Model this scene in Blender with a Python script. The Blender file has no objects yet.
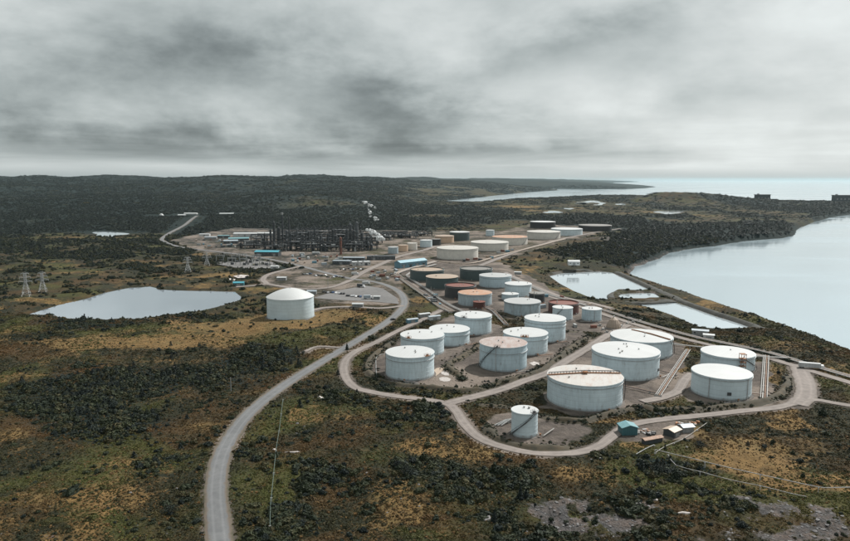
import bpy, math, random
import numpy as np
from mathutils import Vector

# ------------------------------------------------------------------ camera, sky, sun
random.seed(7)
rng = np.random.default_rng(7)
SC = bpy.context.scene
COL = SC.collection
CAM_H, PITCH, FPX, CX, CY = 113.0, math.radians(7.84), 661.0, 425.0, 270.5
SEA = -16.0
cam_data = bpy.data.cameras.new('camera')
cam_data.sensor_width = 36.0
cam_data.lens = 36.0 * FPX / 850.0
cam_data.clip_start = 1.0
cam_data.clip_end = 200000.0
cam = bpy.data.objects.new('camera', cam_data)
cam.location = (0, 0, CAM_H)
cam.rotation_euler = (math.pi / 2 - PITCH, 0, 0)
COL.objects.link(cam)
SC.camera = cam

SUN_EL, SUN_AZ = math.radians(49), math.radians(47)      # azimuth clockwise from +Y (view direction)
sun_data = bpy.data.lights.new('sun', 'SUN')
sun_data.energy = 5.0
sun_data.angle = math.radians(1.0)
sun_data.color = (1.0, 0.97, 0.93)
sun = bpy.data.objects.new('sun', sun_data)
sdir = Vector((math.sin(SUN_AZ) * math.cos(SUN_EL), math.cos(SUN_AZ) * math.cos(SUN_EL), math.sin(SUN_EL)))
sun.rotation_euler = sdir.to_track_quat('Z', 'Y').to_euler()
sun.location = (300, 200, 500)
COL.objects.link(sun)

SC.view_settings.view_transform = 'Standard'
SC.view_settings.look = 'None'
SC.view_settings.exposure = 0.3
SC.view_settings.gamma = 1.0
SC.view_settings.use_curve_mapping = False
SC.cycles.max_bounces = 6
SC.cycles.diffuse_bounces = 2
SC.cycles.glossy_bounces = 3
SC.cycles.volume_bounces = 1
SC.cycles.use_denoising = True


class NT:
    """tiny helper to wire shader nodes"""
    def __init__(self, tree):
        self.t = tree
        self.n = tree.nodes
        self.l = tree.links

    def new(self, kind, ins=None, **props):
        nd = self.n.new(kind)
        for k, v in props.items():
            setattr(nd, k, v)
        for k, v in (ins or {}).items():
            self.set(nd, k, v)
        return nd

    def set(self, nd, k, v):
        sock = nd.inputs[k]
        if isinstance(v, bpy.types.NodeSocket):
            self.l.new(v, sock)
        elif isinstance(v, bpy.types.Node):
            self.l.new(v.outputs[0], sock)
        else:
            if isinstance(v, (tuple, list)) and len(v) == 3 and len(getattr(sock, 'default_value', (0, 0, 0))) == 4:
                v = (*v, 1.0)
            sock.default_value = v

    def math(self, op, a, b=0.0, c=0.0, clamp=False):
        nd = self.n.new('ShaderNodeMath')
        nd.operation = op
        nd.use_clamp = clamp
        self.set(nd, 0, a); self.set(nd, 1, b); self.set(nd, 2, c)
        return nd.outputs[0]

    def mix(self, fac, a, b, blend='MIX'):
        nd = self.n.new('ShaderNodeMix')
        nd.data_type = 'RGBA'
        nd.blend_type = blend
        nd.clamp_factor = True
        self.set(nd, 0, fac); self.set(nd, 6, a); self.set(nd, 7, b)
        return nd.outputs[2]

    def noise(self, vec, scale, detail=4.0, rough=0.55, dist=0.0):
        nd = self.new('ShaderNodeTexNoise', {'Scale': scale, 'Detail': detail, 'Roughness': rough, 'Distortion': dist})
        if vec is not None:
            self.l.new(vec, nd.inputs['Vector'])
        return nd.outputs['Fac']

    def remap(self, v, a, b, c=0.0, d=1.0, smooth=False):
        nd = self.new('ShaderNodeMapRange', {0: v, 1: a, 2: b, 3: c, 4: d})
        nd.interpolation_type = 'SMOOTHSTEP' if smooth else 'LINEAR'
        return nd.outputs[0]

    def scale(self, vec, s):
        nd = self.n.new('ShaderNodeVectorMath')
        nd.operation = 'MULTIPLY'
        self.l.new(vec, nd.inputs[0])
        nd.inputs[1].default_value = s
        return nd.outputs[0]


def build_world():
    w = bpy.data.worlds.new('World')
    SC.world = w
    w.use_nodes = True
    T = NT(w.node_tree)
    T.n.clear()
    out = T.new('ShaderNodeOutputWorld')
    sky = T.new('ShaderNodeTexSky', sky_type='NISHITA', sun_disc=False)
    sky.sun_elevation = SUN_EL
    sky.sun_rotation = SUN_AZ
    sky.altitude = 120
    sky.air_density = 1.0
    sky.dust_density = 2.0
    bg_clear = T.new('ShaderNodeBackground', {'Color': sky.outputs[0], 'Strength': 0.085})
    tc = T.new('ShaderNodeTexCoord')
    sep = T.new('ShaderNodeSeparateXYZ', {0: tc.outputs['Generated']})
    x, y, z = sep.outputs
    zz = T.math('ADD', T.math('MAXIMUM', z, 0.0), 0.055)
    # a flat cloud deck: the direction is projected on a plane overhead
    px = T.math('DIVIDE', x, zz)
    py = T.math('DIVIDE', y, zz)
    plane = T.new('ShaderNodeCombineXYZ', {0: px, 1: py, 2: 0.0}).outputs[0]
    # angular coordinates (azimuth tangent, elevation) for the soft undersides
    ang = T.new('ShaderNodeCombineXYZ', {0: T.math('MULTIPLY', T.math('ARCTAN2', x, y), 1.0), 1: T.math('MULTIPLY', z, 2.1), 2: 0.0}).outputs[0]
    n1 = T.noise(T.scale(plane, (0.26, 0.17, 1)), 1.0, 7.0, 0.58, 0.5)
    n2 = T.noise(ang, 3.7, 9.0, 0.58, 0.12)
    n3 = T.noise(T.scale(ang, (0.35, 2.4, 1)), 9.0, 5.0, 0.55, 0.4)
    n4 = T.noise(ang, 1.5, 3.0, 0.5, 0.2)
    az = T.math('ARCTAN2', x, y)
    wob = T.math('MULTIPLY', T.math('SUBTRACT', n2, .5), .20)
    def lobe(a0, e0, sa, se, tilt=0.0):
        da = T.math('DIVIDE', T.math('SUBTRACT', T.math('ADD', az, wob), a0), sa)
        ez = T.math('ADD', z, T.math('MULTIPLY', wob, .45))
        de = T.math('DIVIDE', T.math('SUBTRACT', T.math('SUBTRACT', ez, e0), T.math('MULTIPLY', T.math('SUBTRACT', az, a0), tilt)), se)
        q = T.math('ADD', T.math('MULTIPLY', da, da), T.math('MULTIPLY', de, de))
        return T.math('EXPONENT', T.math('MULTIPLY', q, -1.0))
    # thick dark cloud masses: a band low on the left and a ragged one in the middle of the view
    parts = [(lobe(-0.48, 0.125, 0.40, 0.080, .03), .24), (lobe(-0.22, 0.165, 0.13, 0.036, -.12), .07), (lobe(-0.06, 0.108, 0.11, 0.042, -.12), .20), (lobe(0.045, 0.095, 0.07, 0.026, .1), .13),
             (lobe(0.17, 0.175, 0.14, 0.032, .22), .14), (lobe(-0.42, 0.055, 0.48, 0.032), .33), (lobe(-.02, .036, .22, .013), .16), (lobe(0.35, 0.10, 0.2, 0.02, .1), .06)]
    dark = None
    for lo_, k_ in parts:
        q_ = T.math('MULTIPLY', lo_, k_)
        dark = q_ if dark is None else T.math('ADD', dark, q_)
    lowsky = T.remap(z, 0.02, 0.12, 1.0, 0.0, True)
    tex = T.math('ADD', T.math('MULTIPLY', T.math('SUBTRACT', n2, .5), .72), T.math('MULTIPLY', T.math('SUBTRACT', n1, .5), .16))
    tex = T.math('ADD', tex, T.math('MULTIPLY', T.math('MULTIPLY', T.math('SUBTRACT', n3, .5), lowsky), .55))
    tex = T.math('ADD', tex, T.math('MULTIPLY', T.math('SUBTRACT', n4, .5), .15))
    v = T.math('ADD', 0.735, tex)
    v = T.math('SUBTRACT', v, T.math('MULTIPLY', dark, T.remap(n2, 0.3, 0.7, 1.45, 0.8)))
    # the deck is thinner towards the sun (right)
    v = T.math('ADD', v, T.remap(az, -0.9, 0.9, -0.07, 0.08))
    # broad thicker banks drift all over the sky
    n5 = T.noise(T.scale(tc.outputs['Generated'], (1, 1, 1.6)), 1.7, 3.0, .5, .3)
    v = T.math('SUBTRACT', v, T.remap(n5, .42, .62, 0, .12, True))
    v = T.math('SMOOTH_MAX', v, 0.18, .14)
    v = T.math('MINIMUM', v, 0.82)
    strip = T.remap(z, 0.002, 0.022, 1.0, 0.0, True)
    v = T.math('ADD', T.math('MULTIPLY', v, T.math('SUBTRACT', 1.0, strip)), T.math('MULTIPLY', strip, T.remap(az, -.6, .6, .42, .60)))
    tint = T.mix(T.remap(v, 0.15, 0.7), (0.84, 0.98, 0.985), (0.945, 1.0, 0.99))
    ccol = T.new('ShaderNodeVectorMath', operation='SCALE')
    T.l.new(tint, ccol.inputs[0]); T.l.new(v, ccol.inputs['Scale'])
    bg_cloud = T.new('ShaderNodeBackground', {'Color': ccol.outputs[0], 'Strength': 0.85})
    cover = T.remap(n1, 0.78, 0.95, 0.97, 0.80)
    mixs = T.new('ShaderNodeMixShader', {0: cover, 1: bg_clear.outputs[0], 2: bg_cloud.outputs[0]})
    T.l.new(mixs.outputs[0], out.inputs[0])


build_world()

# ------------------------------------------------------------------ photograph measurements -> ground coordinates
CP, SP = math.cos(PITCH), math.sin(PITCH)


def ray(px, py):
    xc, yc = (px - CX) / FPX, -(py - CY) / FPX
    return xc, CP + yc * SP, -SP + yc * CP


def at(px, py, z=0.0):
    dx, dy, dz = ray(px, py)
    t = (z - CAM_H) / dz
    return dx * t, dy * t


def atd(px, py, Y):
    dx, dy, dz = ray(px, py)
    t = Y / dy
    return dx * t, CAM_H + dz * t


def proj(x, y, z=0.0):
    rz = z - CAM_H
    depth = y * CP - rz * SP
    up = y * SP + rz * CP
    return CX + FPX * x / depth, CY - FPX * up / depth


def ats(pts, z=0.0):
    return np.array([at(a, b, z) for a, b in pts])


# ------------------------------------------------------------------ noise and distance fields
def _hash(ix, iy, seed):
    h = (ix.astype(np.int64) * 374761393 + iy.astype(np.int64) * 668265263 + seed * 974634777) & 0xFFFFFFFF
    h = ((h ^ (h >> 13)) * 1274126177) & 0xFFFFFFFF
    h = h ^ (h >> 16)
    return (h & 0xFFFF) / 65535.0


def vnoise(x, y, seed=0):
    ix, iy = np.floor(x), np.floor(y)
    fx, fy = x - ix, y - iy
    fx = fx * fx * fx * (fx * (fx * 6 - 15) + 10)
    fy = fy * fy * fy * (fy * (fy * 6 - 15) + 10)
    a = _hash(ix, iy, seed); b = _hash(ix + 1, iy, seed)
    c = _hash(ix, iy + 1, seed); d = _hash(ix + 1, iy + 1, seed)
    return (a + (b - a) * fx) + ((c + (d - c) * fx) - (a + (b - a) * fx)) * fy


def fbm(x, y, seed=0, octs=4, gain=0.5):
    s, amp, tot = 0.0, 1.0, 0.0
    for o in range(octs):
        s = s + amp * vnoise(x * (1.9 ** o) + 17.3 * o, y * (1.9 ** o) - 9.1 * o, seed + o)
        tot += amp
        amp *= gain
    return s / tot


def smooth(a, b, v):
    t = np.clip((v - a) / (b - a), 0, 1)
    return t * t * (3 - 2 * t)


def seg_dist(x, y, pts, closed=False):
    d = np.full(x.shape, 1e12)
    n = len(pts)
    for i in range(n if closed else n - 1):
        ax, ay = pts[i]
        bx, by = pts[(i + 1) % n]
        vx, vy = bx - ax, by - ay
        L = vx * vx + vy * vy + 1e-9
        t = np.clip(((x - ax) * vx + (y - ay) * vy) / L, 0, 1)
        d = np.minimum(d, (x - ax - t * vx) ** 2 + (y - ay - t * vy) ** 2)
    return np.sqrt(d)


def inside(x, y, pts):
    c = np.zeros(x.shape, bool)
    n = len(pts)
    for i in range(n):
        ax, ay = pts[i]
        bx, by = pts[(i + 1) % n]
        cond = (ay > y) != (by > y)
        xi = (bx - ax) * (y - ay) / (by - ay + 1e-12) + ax
        c ^= cond & (x < xi)
    return c


def sdpoly(x, y, pts, margin=None):
    """signed distance (negative inside); far points get a large value when margin is given"""
    if margin is not None:
        lo, hi = pts.min(0) - margin, pts.max(0) + margin
        m = (x > lo[0]) & (x < hi[0]) & (y > lo[1]) & (y < hi[1])
        out = np.full(x.shape, float(margin))
        if m.any():
            d = seg_dist(x[m], y[m], pts, True)
            out[m] = np.where(inside(x[m], y[m], pts), -d, np.minimum(d, margin))
        return out
    d = seg_dist(x, y, pts, True)
    return np.where(inside(x, y, pts), -d, d)


def spline(pts, step):
    pts = [np.array(p, float) for p in pts]
    ext = [2 * pts[0] - pts[1]] + pts + [2 * pts[-1] - pts[-2]]
    out = []
    for i in range(1, len(ext) - 2):
        p0, p1, p2, p3 = ext[i - 1:i + 3]
        n = max(2, int(np.linalg.norm(p2 - p1) / step))
        for k in range(n):
            t = k / n
            out.append(0.5 * (2 * p1 + (p2 - p0) * t + (2 * p0 - 5 * p1 + 4 * p2 - p3) * t * t + (3 * p1 - p0 - 3 * p2 + p3) * t ** 3))
    out.append(pts[-1])
    return np.array(out)


# ------------------------------------------------------------------ where things are (measured on the photograph)
ROADS = {   # name: (pixels, width in metres, surface)
    'main_road': ([(226, 600), (222, 560), (220, 541), (217, 512), (216, 490), (219, 465), (228, 442), (243, 420), (262, 402), (285, 385), (310, 369), (335, 354), (360, 339), (380, 327), (395, 316), (403, 307), (404, 299), (399, 292), (388, 286), (372, 281.5), (352, 279), (330, 274), (300, 266), (280, 261.5), (262, 258), (235, 254), (205, 250.5), (180, 247), (166, 242.5), (162, 239), (170, 233), (185, 225.5), (197, 217.5)], 6.7, 'asphalt'),
    'plant_road': ([(352, 279), (366, 271), (384, 263), (398, 257), (425, 250), (437, 246)], 9.0, 'gravel'),
    'loop_road': ([(300, 266.5), (285, 270), (268, 275), (263, 280), (266, 284), (250, 286), (236, 287)], 7.0, 'gravel'),
    'yard_road': ([(266, 284), (300, 289), (330, 287.5), (352, 280)], 7.0, 'gravel'),
    'perimeter_road': ([(447, 308), (432, 315), (416, 323), (400, 330), (375, 343), (357, 351), (348, 358), (344, 366), (346, 378), (356, 388), (375, 393), (400, 397), (425, 400), (447, 404), (456, 411), (464, 423), (475, 435), (490, 443), (515, 450), (545, 454), (575, 453), (597, 447), (612, 437), (622, 429), (640, 423), (670, 419), (710, 415), (745, 411), (775, 408), (794, 403), (803, 394), (804, 384), (801, 374), (798, 367)], 5.4, 'gravel'),
    'junction_road': ([(797, 405), (804, 398), (806.5, 390), (804.5, 381), (801, 373), (798, 365)], 10.5, 'gravel'),
    'coast_track': ([(800, 402), (815, 400), (832, 403), (850, 406), (880, 411), (940, 424)], 5.0, 'gravel'),
    'middle_road': ([(447, 404), (470, 398), (500, 390), (525, 381), (545, 374), (557, 367), (575, 356), (590, 347), (605, 337), (616, 331), (628, 325)], 7.0, 'gravel'),
    'pipe_corridor_road': ([(540, 291), (560, 300), (600, 313.5), (640, 326), (680, 338), (720, 347.5), (760, 356), (800, 368), (850, 383), (900, 398), (960, 418)], 6.0, 'gravel'),
    'back_tank_road': ([(480, 266), (500, 258), (520, 251), (540, 246), (565, 240), (590, 234), (620, 229)], 8.0, 'gravel'),
    'pond_side_road': ([(505, 272), (530, 283), (560, 294), (590, 303), (612, 308)], 6.0, 'gravel'),
    'depot_road': ([(404, 306), (380, 308.5), (350, 307), (325, 308), (312, 311)], 6.0, 'gravel'),
    'tank_spur_road': ([(642, 402), (662, 398), (678, 391), (684, 381), (692, 374)], 6.0, 'gravel'),
    'field_track': ([(305, 352), (318, 347), (340, 348)], 3.0, 'gravel'),
}
ROADW = {k: spline(ats(v[0]), 5.0) for k, v in ROADS.items()}

PADS = {   # dark gravel floors of the tank compounds and the industrial yards
    'front': ([(372, 372), (374, 358), (395, 341), (425, 332), (450, 315), (480, 318), (505, 330), (570, 328), (592, 334), (575, 348), (548, 364), (512, 378), (480, 385), (462, 388), (420, 387), (385, 384)], 1.0),
    'big': ([(546, 404), (545, 388), (575, 358), (600, 337), (640, 326), (684, 346), (688, 360), (668, 396), (640, 404), (610, 412), (580, 417), (556, 412)], 1.0),
    'right': ([(688, 402), (700, 364), (772, 362), (776, 400), (760, 404), (720, 406)], 0.9),
    'small': ([(487, 424), (497, 415), (520, 412), (580, 420), (596, 428), (582, 441), (545, 447), (515, 445), (495, 436)], 1.0),
    'sheds': ([(612, 437), (628, 426), (700, 418), (702, 424), (690, 436), (655, 442), (620, 445)], 0.6),
    'mid': ([(398, 272), (440, 256), (500, 262), (545, 280), (565, 296), (625, 318), (640, 330), (600, 334), (540, 326), (480, 314), (440, 312), (420, 294)], 0.8),
    'plant': ([(168, 241), (186, 236), (235, 228), (300, 230), (380, 230), (445, 231), (500, 231), (530, 224), (585, 226), (612, 229), (590, 237), (540, 250), (500, 260), (470, 268), (440, 262), (405, 275), (404, 300), (385, 306), (320, 303), (300, 292), (275, 288), (262, 282), (272, 272), (300, 268), (262, 260), (200, 252)], 0.46),
}
PADW = {k: (ats(v[0]), v[1]) for k, v in PADS.items()}

SEA_NEAR = np.array(list(ats([(905, 367), (850, 347), (825, 337), (800, 328), (775, 320), (760, 315), (720, 302), (690, 292), (660, 282.5), (640, 276), (629, 272)], -8.5)) + list(ats([(634, 267), (645, 263.5), (658, 258.5), (668, 253), (684, 250), (700, 247.5), (716, 246), (728, 243.5), (745, 241), (765, 239.5), (782, 238), (793, 236), (797, 229), (806, 225), (815, 221.5), (833, 217), (850, 214.5), (880, 211), (1000, 209), (1400, 230), (1500, 420)], SEA)))
_ocean = [(441, 202.6), (452, 204), (475, 203.6), (505, 201), (540, 199.3), (580, 197.6), (620, 196.5), (650, 197.5), (690, 199.5), (725, 202.8), (760, 203.4), (800, 203.8), (850, 204.4), (1000, 206), (1300, 208)]
_back = [(640, 181.8), (612, 182.8), (622, 184.4), (650, 186.2), (656, 186.9), (645, 188.2), (630, 188.8), (600, 189.2), (570, 189), (545, 188.8), (541, 189.4), (560, 190.2), (530, 192), (500, 195), (470, 198.4), (448, 200.6)]
OCEAN = np.array(list(ats(_ocean, SEA)) + [(90000, 20000), (90000, 95000), (24000, 95000)] + list(ats(_back, SEA)))
BLUFF = ats([(655, 246), (690, 240), (725, 236), (785, 229)])
PONDZ = -9.0
PONDS = {   # name: (outline, level)
    'upper_pond': (ats([(549, 276), (562, 273), (600, 271.5), (612, 272.5), (640, 285), (650, 290), (640, 291), (616, 290.5), (610, 294), (614, 298), (606, 300), (596, 300.5), (575, 292), (560, 284)], PONDZ), PONDZ),
    'middle_pond': (ats([(621, 294), (640, 293), (654, 293), (661, 298), (640, 299.5), (624, 299.5), (618, 296.5)], PONDZ), PONDZ),
    'lower_pond': (ats([(632, 304.5), (672, 301.5), (690, 307), (715, 316), (735, 322), (752, 328), (738, 329.5), (712, 330), (700, 328), (675, 317), (652, 309)], PONDZ), PONDZ),
    'left_pond': (ats([(26, 315), (55, 306), (85, 299), (105, 292.5), (130, 287.5), (150, 287), (162, 290), (185, 290.5), (210, 291), (235, 291.5), (242, 297), (240, 300.5), (225, 305), (208, 309.5), (185, 313), (150, 318), (110, 321), (62, 320), (56, 316)], -2.0), -2.0),
}
for nm_, (cx_, cy_, rx_, ry_) in {'bog_pond': (590, 203, 16, 2.0), 'bog_pool': (553, 212, 9, 1.1), 'heath_pond': (669, 212.3, 14, 1.5), 'heath_pool': (621, 204.2, 5, 0.8), 'moor_pond': (109, 234, 16, 2.3), 'bog_puddle': (569, 208.6, 5, 0.6), 'hill_pool': (582, 203.4, 6, 0.8)}.items():
    pts_ = []
    for k_ in range(26):
        a_ = 2 * math.pi * k_ / 26
        w_ = 1 + 0.22 * math.sin(3 * a_ + cx_) + 0.12 * math.sin(5 * a_ + cy_)
        pts_.append((cx_ + rx_ * w_ * math.cos(a_), cy_ + ry_ * w_ * math.sin(a_)))
    PONDS[nm_] = (ats(pts_, -1.0), -1.0)

# soft patches of ground cover, in photograph pixels: x, y, half width, half height, amount
DRY = [(228, 328, 62, 10, 1.4), (290, 320, 42, 8, 1.2), (170, 341, 45, 5, .85), (160, 344, 50, 6, 0.9), (300, 318, 45, 10, 0.9), (60, 345, 70, 5, 0.8), (20, 378, 45, 6, .75), (85, 412, 22, 5, .7),
       (60, 392, 30, 4, .5), (130, 462, 60, 12, .75), (205, 425, 42, 10, .75), (50, 500, 75, 11, .8), (120, 490, 45, 16, .6), (35, 425, 30, 6, .35),
       (395, 498, 45, 24, .85), (345, 425, 60, 12, .35), (480, 455, 40, 8, .6), (300, 480, 25, 20, .3), (330, 357, 22, 4, .7),
       (745, 462, 65, 20, 1.0), (590, 478, 60, 10, .5), (440, 450, 60, 9, .5), (690, 430, 25, 7, .5), (800, 440, 50, 20, .5), (590, 470, 50, 8, .45), (620, 420, 60, 5, .8), (720, 408, 60, 5, .6),
       (676, 372, 10, 22, .9), (775, 378, 14, 16, .8), (640, 395, 25, 6, .7), (550, 432, 30, 5, .5), (480, 470, 30, 10, .45), (500, 500, 60, 14, .35),
       (520, 208, 75, 4, .55), (700, 214, 70, 4, .5), (130, 236, 70, 4, .7), (60, 238, 50, 3, .4), (225, 276, 30, 4, .6), (30, 270, 30, 3, .5),
       (170, 275, 70, 4, .5), (60, 300, 60, 4, .5), (345, 320, 40, 8, .55), (700, 345, 60, 6, .5), (790, 345, 60, 12, .55), (720, 300, 40, 8, .3),
       (350, 209, 40, 1.6, .25), (600, 214, 90, 4, .4), (640, 340, 40, 5, .4), (420, 216, 60, 3, .4), (780, 490, 60, 10, .5), (540, 208, 40, 2, .4), (120, 228, 60, 2, .25)]
ROCK = [(600, 520, 50, 20, 1.15), (560, 510, 26, 10, .8), (690, 535, 35, 8, .8), (640, 505, 25, 5, .5), (770, 512, 45, 9, .9), (800, 532, 55, 10, 1.1), (835, 515, 22, 14, .6), (745, 500, 24, 4, .5), (560, 505, 26, 8, .6), (60, 535, 40, 5, .4), (150, 530, 30, 6, .4), (255, 530, 15, 6, .2), (605, 242, 40, 2.2, .8), (655, 229.5, 26, 1.6, .9)]
WOOD = [(60, 400, 85, 24, .8), (200, 378, 75, 17, 1.0), (120, 418, 75, 14, .8), (260, 352, 60, 8, .8), (40, 465, 45, 12, .6), (700, 240, 60, 7, 1.2), (760, 231, 50, 7, 1.1), (640, 225, 60, 5, .8), (660, 242, 75, 15, 1.2), (600, 255, 60, 9, .9), (560, 218, 160, 3.2, .9), (430, 224, 70, 5, 1.0), (90, 326, 90, 7, 1.0), (215, 316, 35, 5, .7), (60, 258, 80, 8, .8), (140, 200, 160, 10, .8), (330, 200, 160, 10, .7),
        (120, 385, 80, 16, .8), (250, 365, 70, 14, .8), (330, 470, 30, 14, .7), (700, 470, 50, 8, .8), (660, 462, 40, 10, .8), (460, 480, 50, 10, .6), (370, 425, 60, 14, .6), (90, 435, 60, 14, .7), (185, 500, 30, 18, .7), (800, 225, 80, 8, .9), (640, 197, 90, 3, .7), (690, 193, 40, 3, .8), (560, 484, 70, 7, .5)]


def blobs(px, py, L):
    s = np.zeros(px.shape)
    for (a, b, rx, ry, k) in L:
        q = ((px - a) / rx) ** 2 + ((py - b) / ry) ** 2
        m = q < 6
        s[m] += k * np.exp(-q[m] * 1.1)
    return s


def fields(x, y):
    """everything the ground needs at world points x, y: height and ground cover"""
    x = np.asarray(x, float); y = np.asarray(y, float)
    px, py = proj(x, y)
    u = x / np.maximum(y, 60)
    pad = np.zeros(x.shape); padk = np.zeros(x.shape)
    for poly, k in PADW.values():
        s = sdpoly(x, y, poly, 40.0)
        wob = (fbm(x / 14, y / 14, 31, 3) - .5) * 14
        m = smooth(4, -5, s + wob)
        padk = np.maximum(padk, m * k)
        pad = np.maximum(pad, smooth(25, 2, s))
    road = np.full(x.shape, 99.0)
    for name, line in ROADW.items():
        w = ROADS[name][1] / 2
        lo, hi = line.min(0) - 40, line.max(0) + 40
        m = (x > lo[0]) & (x < hi[0]) & (y > lo[1]) & (y < hi[1])
        if m.any():
            road[m] = np.minimum(road[m], seg_dist(x[m], y[m], line[::2] if len(line) > 8 else line) - w)
    flat = np.maximum(pad, smooth(14, 2.5, road))
    # height
    start = 1900 + 2700 * smooth(-0.12, 0.08, u)
    t = smooth(start, start + 5200, y)
    hillmax = 1 - 0.92 * smooth(0.16, 0.36, u)
    ridg = fbm(x / 1500, y / 2300, 5, 5, .48)
    ridg2 = 1 - np.abs(fbm(x / 2600 + 7, y / 1300, 9, 4, .5) * 2 - 1)
    ridg3 = fbm(x / 620 + 3, y / 950, 27, 5, .5)
    lead = smooth(2100, 3000, y) * smooth(.02, -.16, u)
    z = t * hillmax * (-8 + 140 * ridg + 40 * ridg2 + 52 * (ridg3 - .35)) + lead * (1 - t * .6) * 120 * np.maximum(ridg3 * .6 + ridg * .4 - .42, 0)
    low = smooth(1250, 2300, y) * (1 - t)
    z = z + low * 26 * (fbm(x / 420, y / 700, 15, 3) - .42) * smooth(.03, -.2, u)
    z = z + low * 12 * np.maximum(fbm(x / 300, y / 500, 16, 3) - .5, 0) * smooth(0, .1, u)
    # the low wooded knolls at the end of the peninsula
    for (kx, ky, kr, kh) in ((1290, 3380, 150, 40), (1440, 3300, 230, 26), (1130, 3500, 200, 16), (1800, 3150, 300, 10)):
        z = z + kh * np.exp(-(((x - kx) / kr) ** 2 + ((y - ky) / (kr * 1.2)) ** 2))
    bl = seg_dist(x, y, BLUFF)
    z = z + 15 * np.exp(-(bl / 130) ** 2) * (.7 + .6 * fbm(x / 60, y / 90, 29, 3))
    rough = (1 - flat) * smooth(1700, 900, y)
    z = z + rough * ((fbm(x / 55, y / 55, 21, 3) - .5) * 7.0 + (fbm(x / 11, y / 11, 23, 3) - .5) * 2.2)
    rock = blobs(px, py, ROCK)
    z = z + rough * np.clip(rock, 0, 1) * (np.abs(fbm(x / 6, y / 6, 77, 4, .6) - .5) * 3.5)
    # shores
    sea = sdpoly(x, y, SEA_NEAR)
    gentle = smooth(900, 1150, y)
    wobble = (fbm(x / 24, y / 24, 41, 3) - .5) * 9 * smooth(400, 700, y)
    s1 = sea + wobble
    up = np.where(s1 < 0, np.maximum(0.2 * s1, -5), np.minimum(0.95 * s1, 9.0 + 0.16 * np.maximum(s1 - 9.5, 0)))
    up2 = np.where(s1 < 0, np.maximum(0.2 * s1, -5), np.minimum(0.9 * s1, 11.0 + 0.13 * np.maximum(s1 - 12, 0)))
    z = np.minimum(z, SEA + up * (1 - gentle) + up2 * gentle)
    oc = sdpoly(x, y, OCEAN)
    z = np.minimum(z, SEA + np.where(oc < 0, np.maximum(.2 * oc, -8), 0.11 * oc + np.minimum(.12 * oc, 5)))
    wet = np.zeros(x.shape)
    pond_d = np.full(x.shape, 99.0)
    for name, (poly, lev) in PONDS.items():
        s = sdpoly(x, y, poly, 120.0)
        far = abs(lev + 1.0) < 1e-6
        slope = .02 if far else .30
        m = s < 119
        cap = np.where(s < 0, np.maximum(.12 * s, -2.5), slope * s + .15)
        if lev == PONDZ:
            cap = np.where(s < 0, np.maximum(.3 * s, -2.5), np.minimum(.75 * s, 2.2 + np.maximum(s - 6, 0) * .12))
        z = np.where(m, np.minimum(z, lev + cap), z)
        if far:
            z = np.where(s < 60, np.maximum(z, np.where(s < 0, lev - 2.5, lev + .15)), z)
        pond_d = np.minimum(pond_d, s)
    # cover
    n1 = fbm(x / 34, y / 34, 51, 5, .55)
    n2 = fbm(x / 120, y / 90, 57, 4, .5)
    nf = fbm(x / 500, y / 900, 61, 5, .55)
    farm = smooth(900, 1600, y)
    nn = n1 * .65 + n2 * .35
    nn = nn * (1 - farm) + nf * farm
    dry = np.clip(blobs(px, py, DRY) * (0.85 + 1.6 * (nn - .45)), 0, 1.0) + smooth(.53, .70, nn) * .62 * (1 - farm * .8)
    wood = np.clip(blobs(px, py, WOOD) * (.7 + 1.1 * (.55 - nn)), 0, 1)
    wood = np.maximum(wood, farm * smooth(.1, -.12, u) * (1.0 + 1.5 * (.5 - nf)) * (1 - np.clip(blobs(px, py, DRY), 0, 1)))
    wood = np.maximum(wood, smooth(620, 900, y) * smooth(.0, -.2, u) * (.5 + 2.0 * (.48 - nn)) * (1 - np.clip(blobs(px, py, DRY), 0, 1)))
    wood = np.maximum(wood, farm * (.55 + 3.4 * (.5 - nf)) * (1 - np.clip(blobs(px, py, DRY) * 1.2, 0, .9)))
    wood = np.clip(wood + .22 * farm * smooth(-.1, .1, u), 0, 1)
    hill_wood = t * (1.15 + 1.0 * (.5 - nf))
    wood = np.maximum(wood, hill_wood)
    nmf = fbm(x / 130, y / 260, 67, 4, .55)
    wood = np.clip(wood + farm * (1.5 - .7 * smooth(.1, -.1, u)) * (nmf - .5), 0, 1)
    dry = dry * (1 - wood * .75) * (1 - .85 * t) * (1 - farm * (.15 + smooth(.4, .62, nmf) * .7))
    rockm = np.clip(rock * (.45 + 3.2 * (fbm(x / 9, y / 9, 71, 4, .6) - .45)), 0, 1)
    shore = smooth(9, 1.5, np.abs(s1)) * smooth(1700, 900, y)
    rockm = np.maximum(rockm, .55 * shore)
    rockm = np.maximum(rockm, .5 * smooth(6, 1, pond_d) * (y < 900) * (px > 500))
    verge = smooth(5, 0.5, road)
    return dict(z=z, dry=np.clip(dry, 0, 1), wood=np.clip(wood, 0, 1), rock=rockm, pad=np.clip(np.maximum(padk, verge * .55), 0, 1), road=road, pond=pond_d, sea=np.minimum(sea, oc), px=px, py=py, nn=nn, padraw=padk, meadow=np.clip(blobs(px, py, [q for q in DRY if q[4] >= .9]), 0, 1))


def ground_z(x, y):
    return float(fields(np.array([x]), np.array([y]))['z'][0])


# ------------------------------------------------------------------ object helpers
def tag(o, label=None, cat=None, group=None, kind=None):
    if label: o['label'] = label
    if cat: o['category'] = cat
    if group: o['group'] = group
    if kind: o['kind'] = kind
    return o


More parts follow.
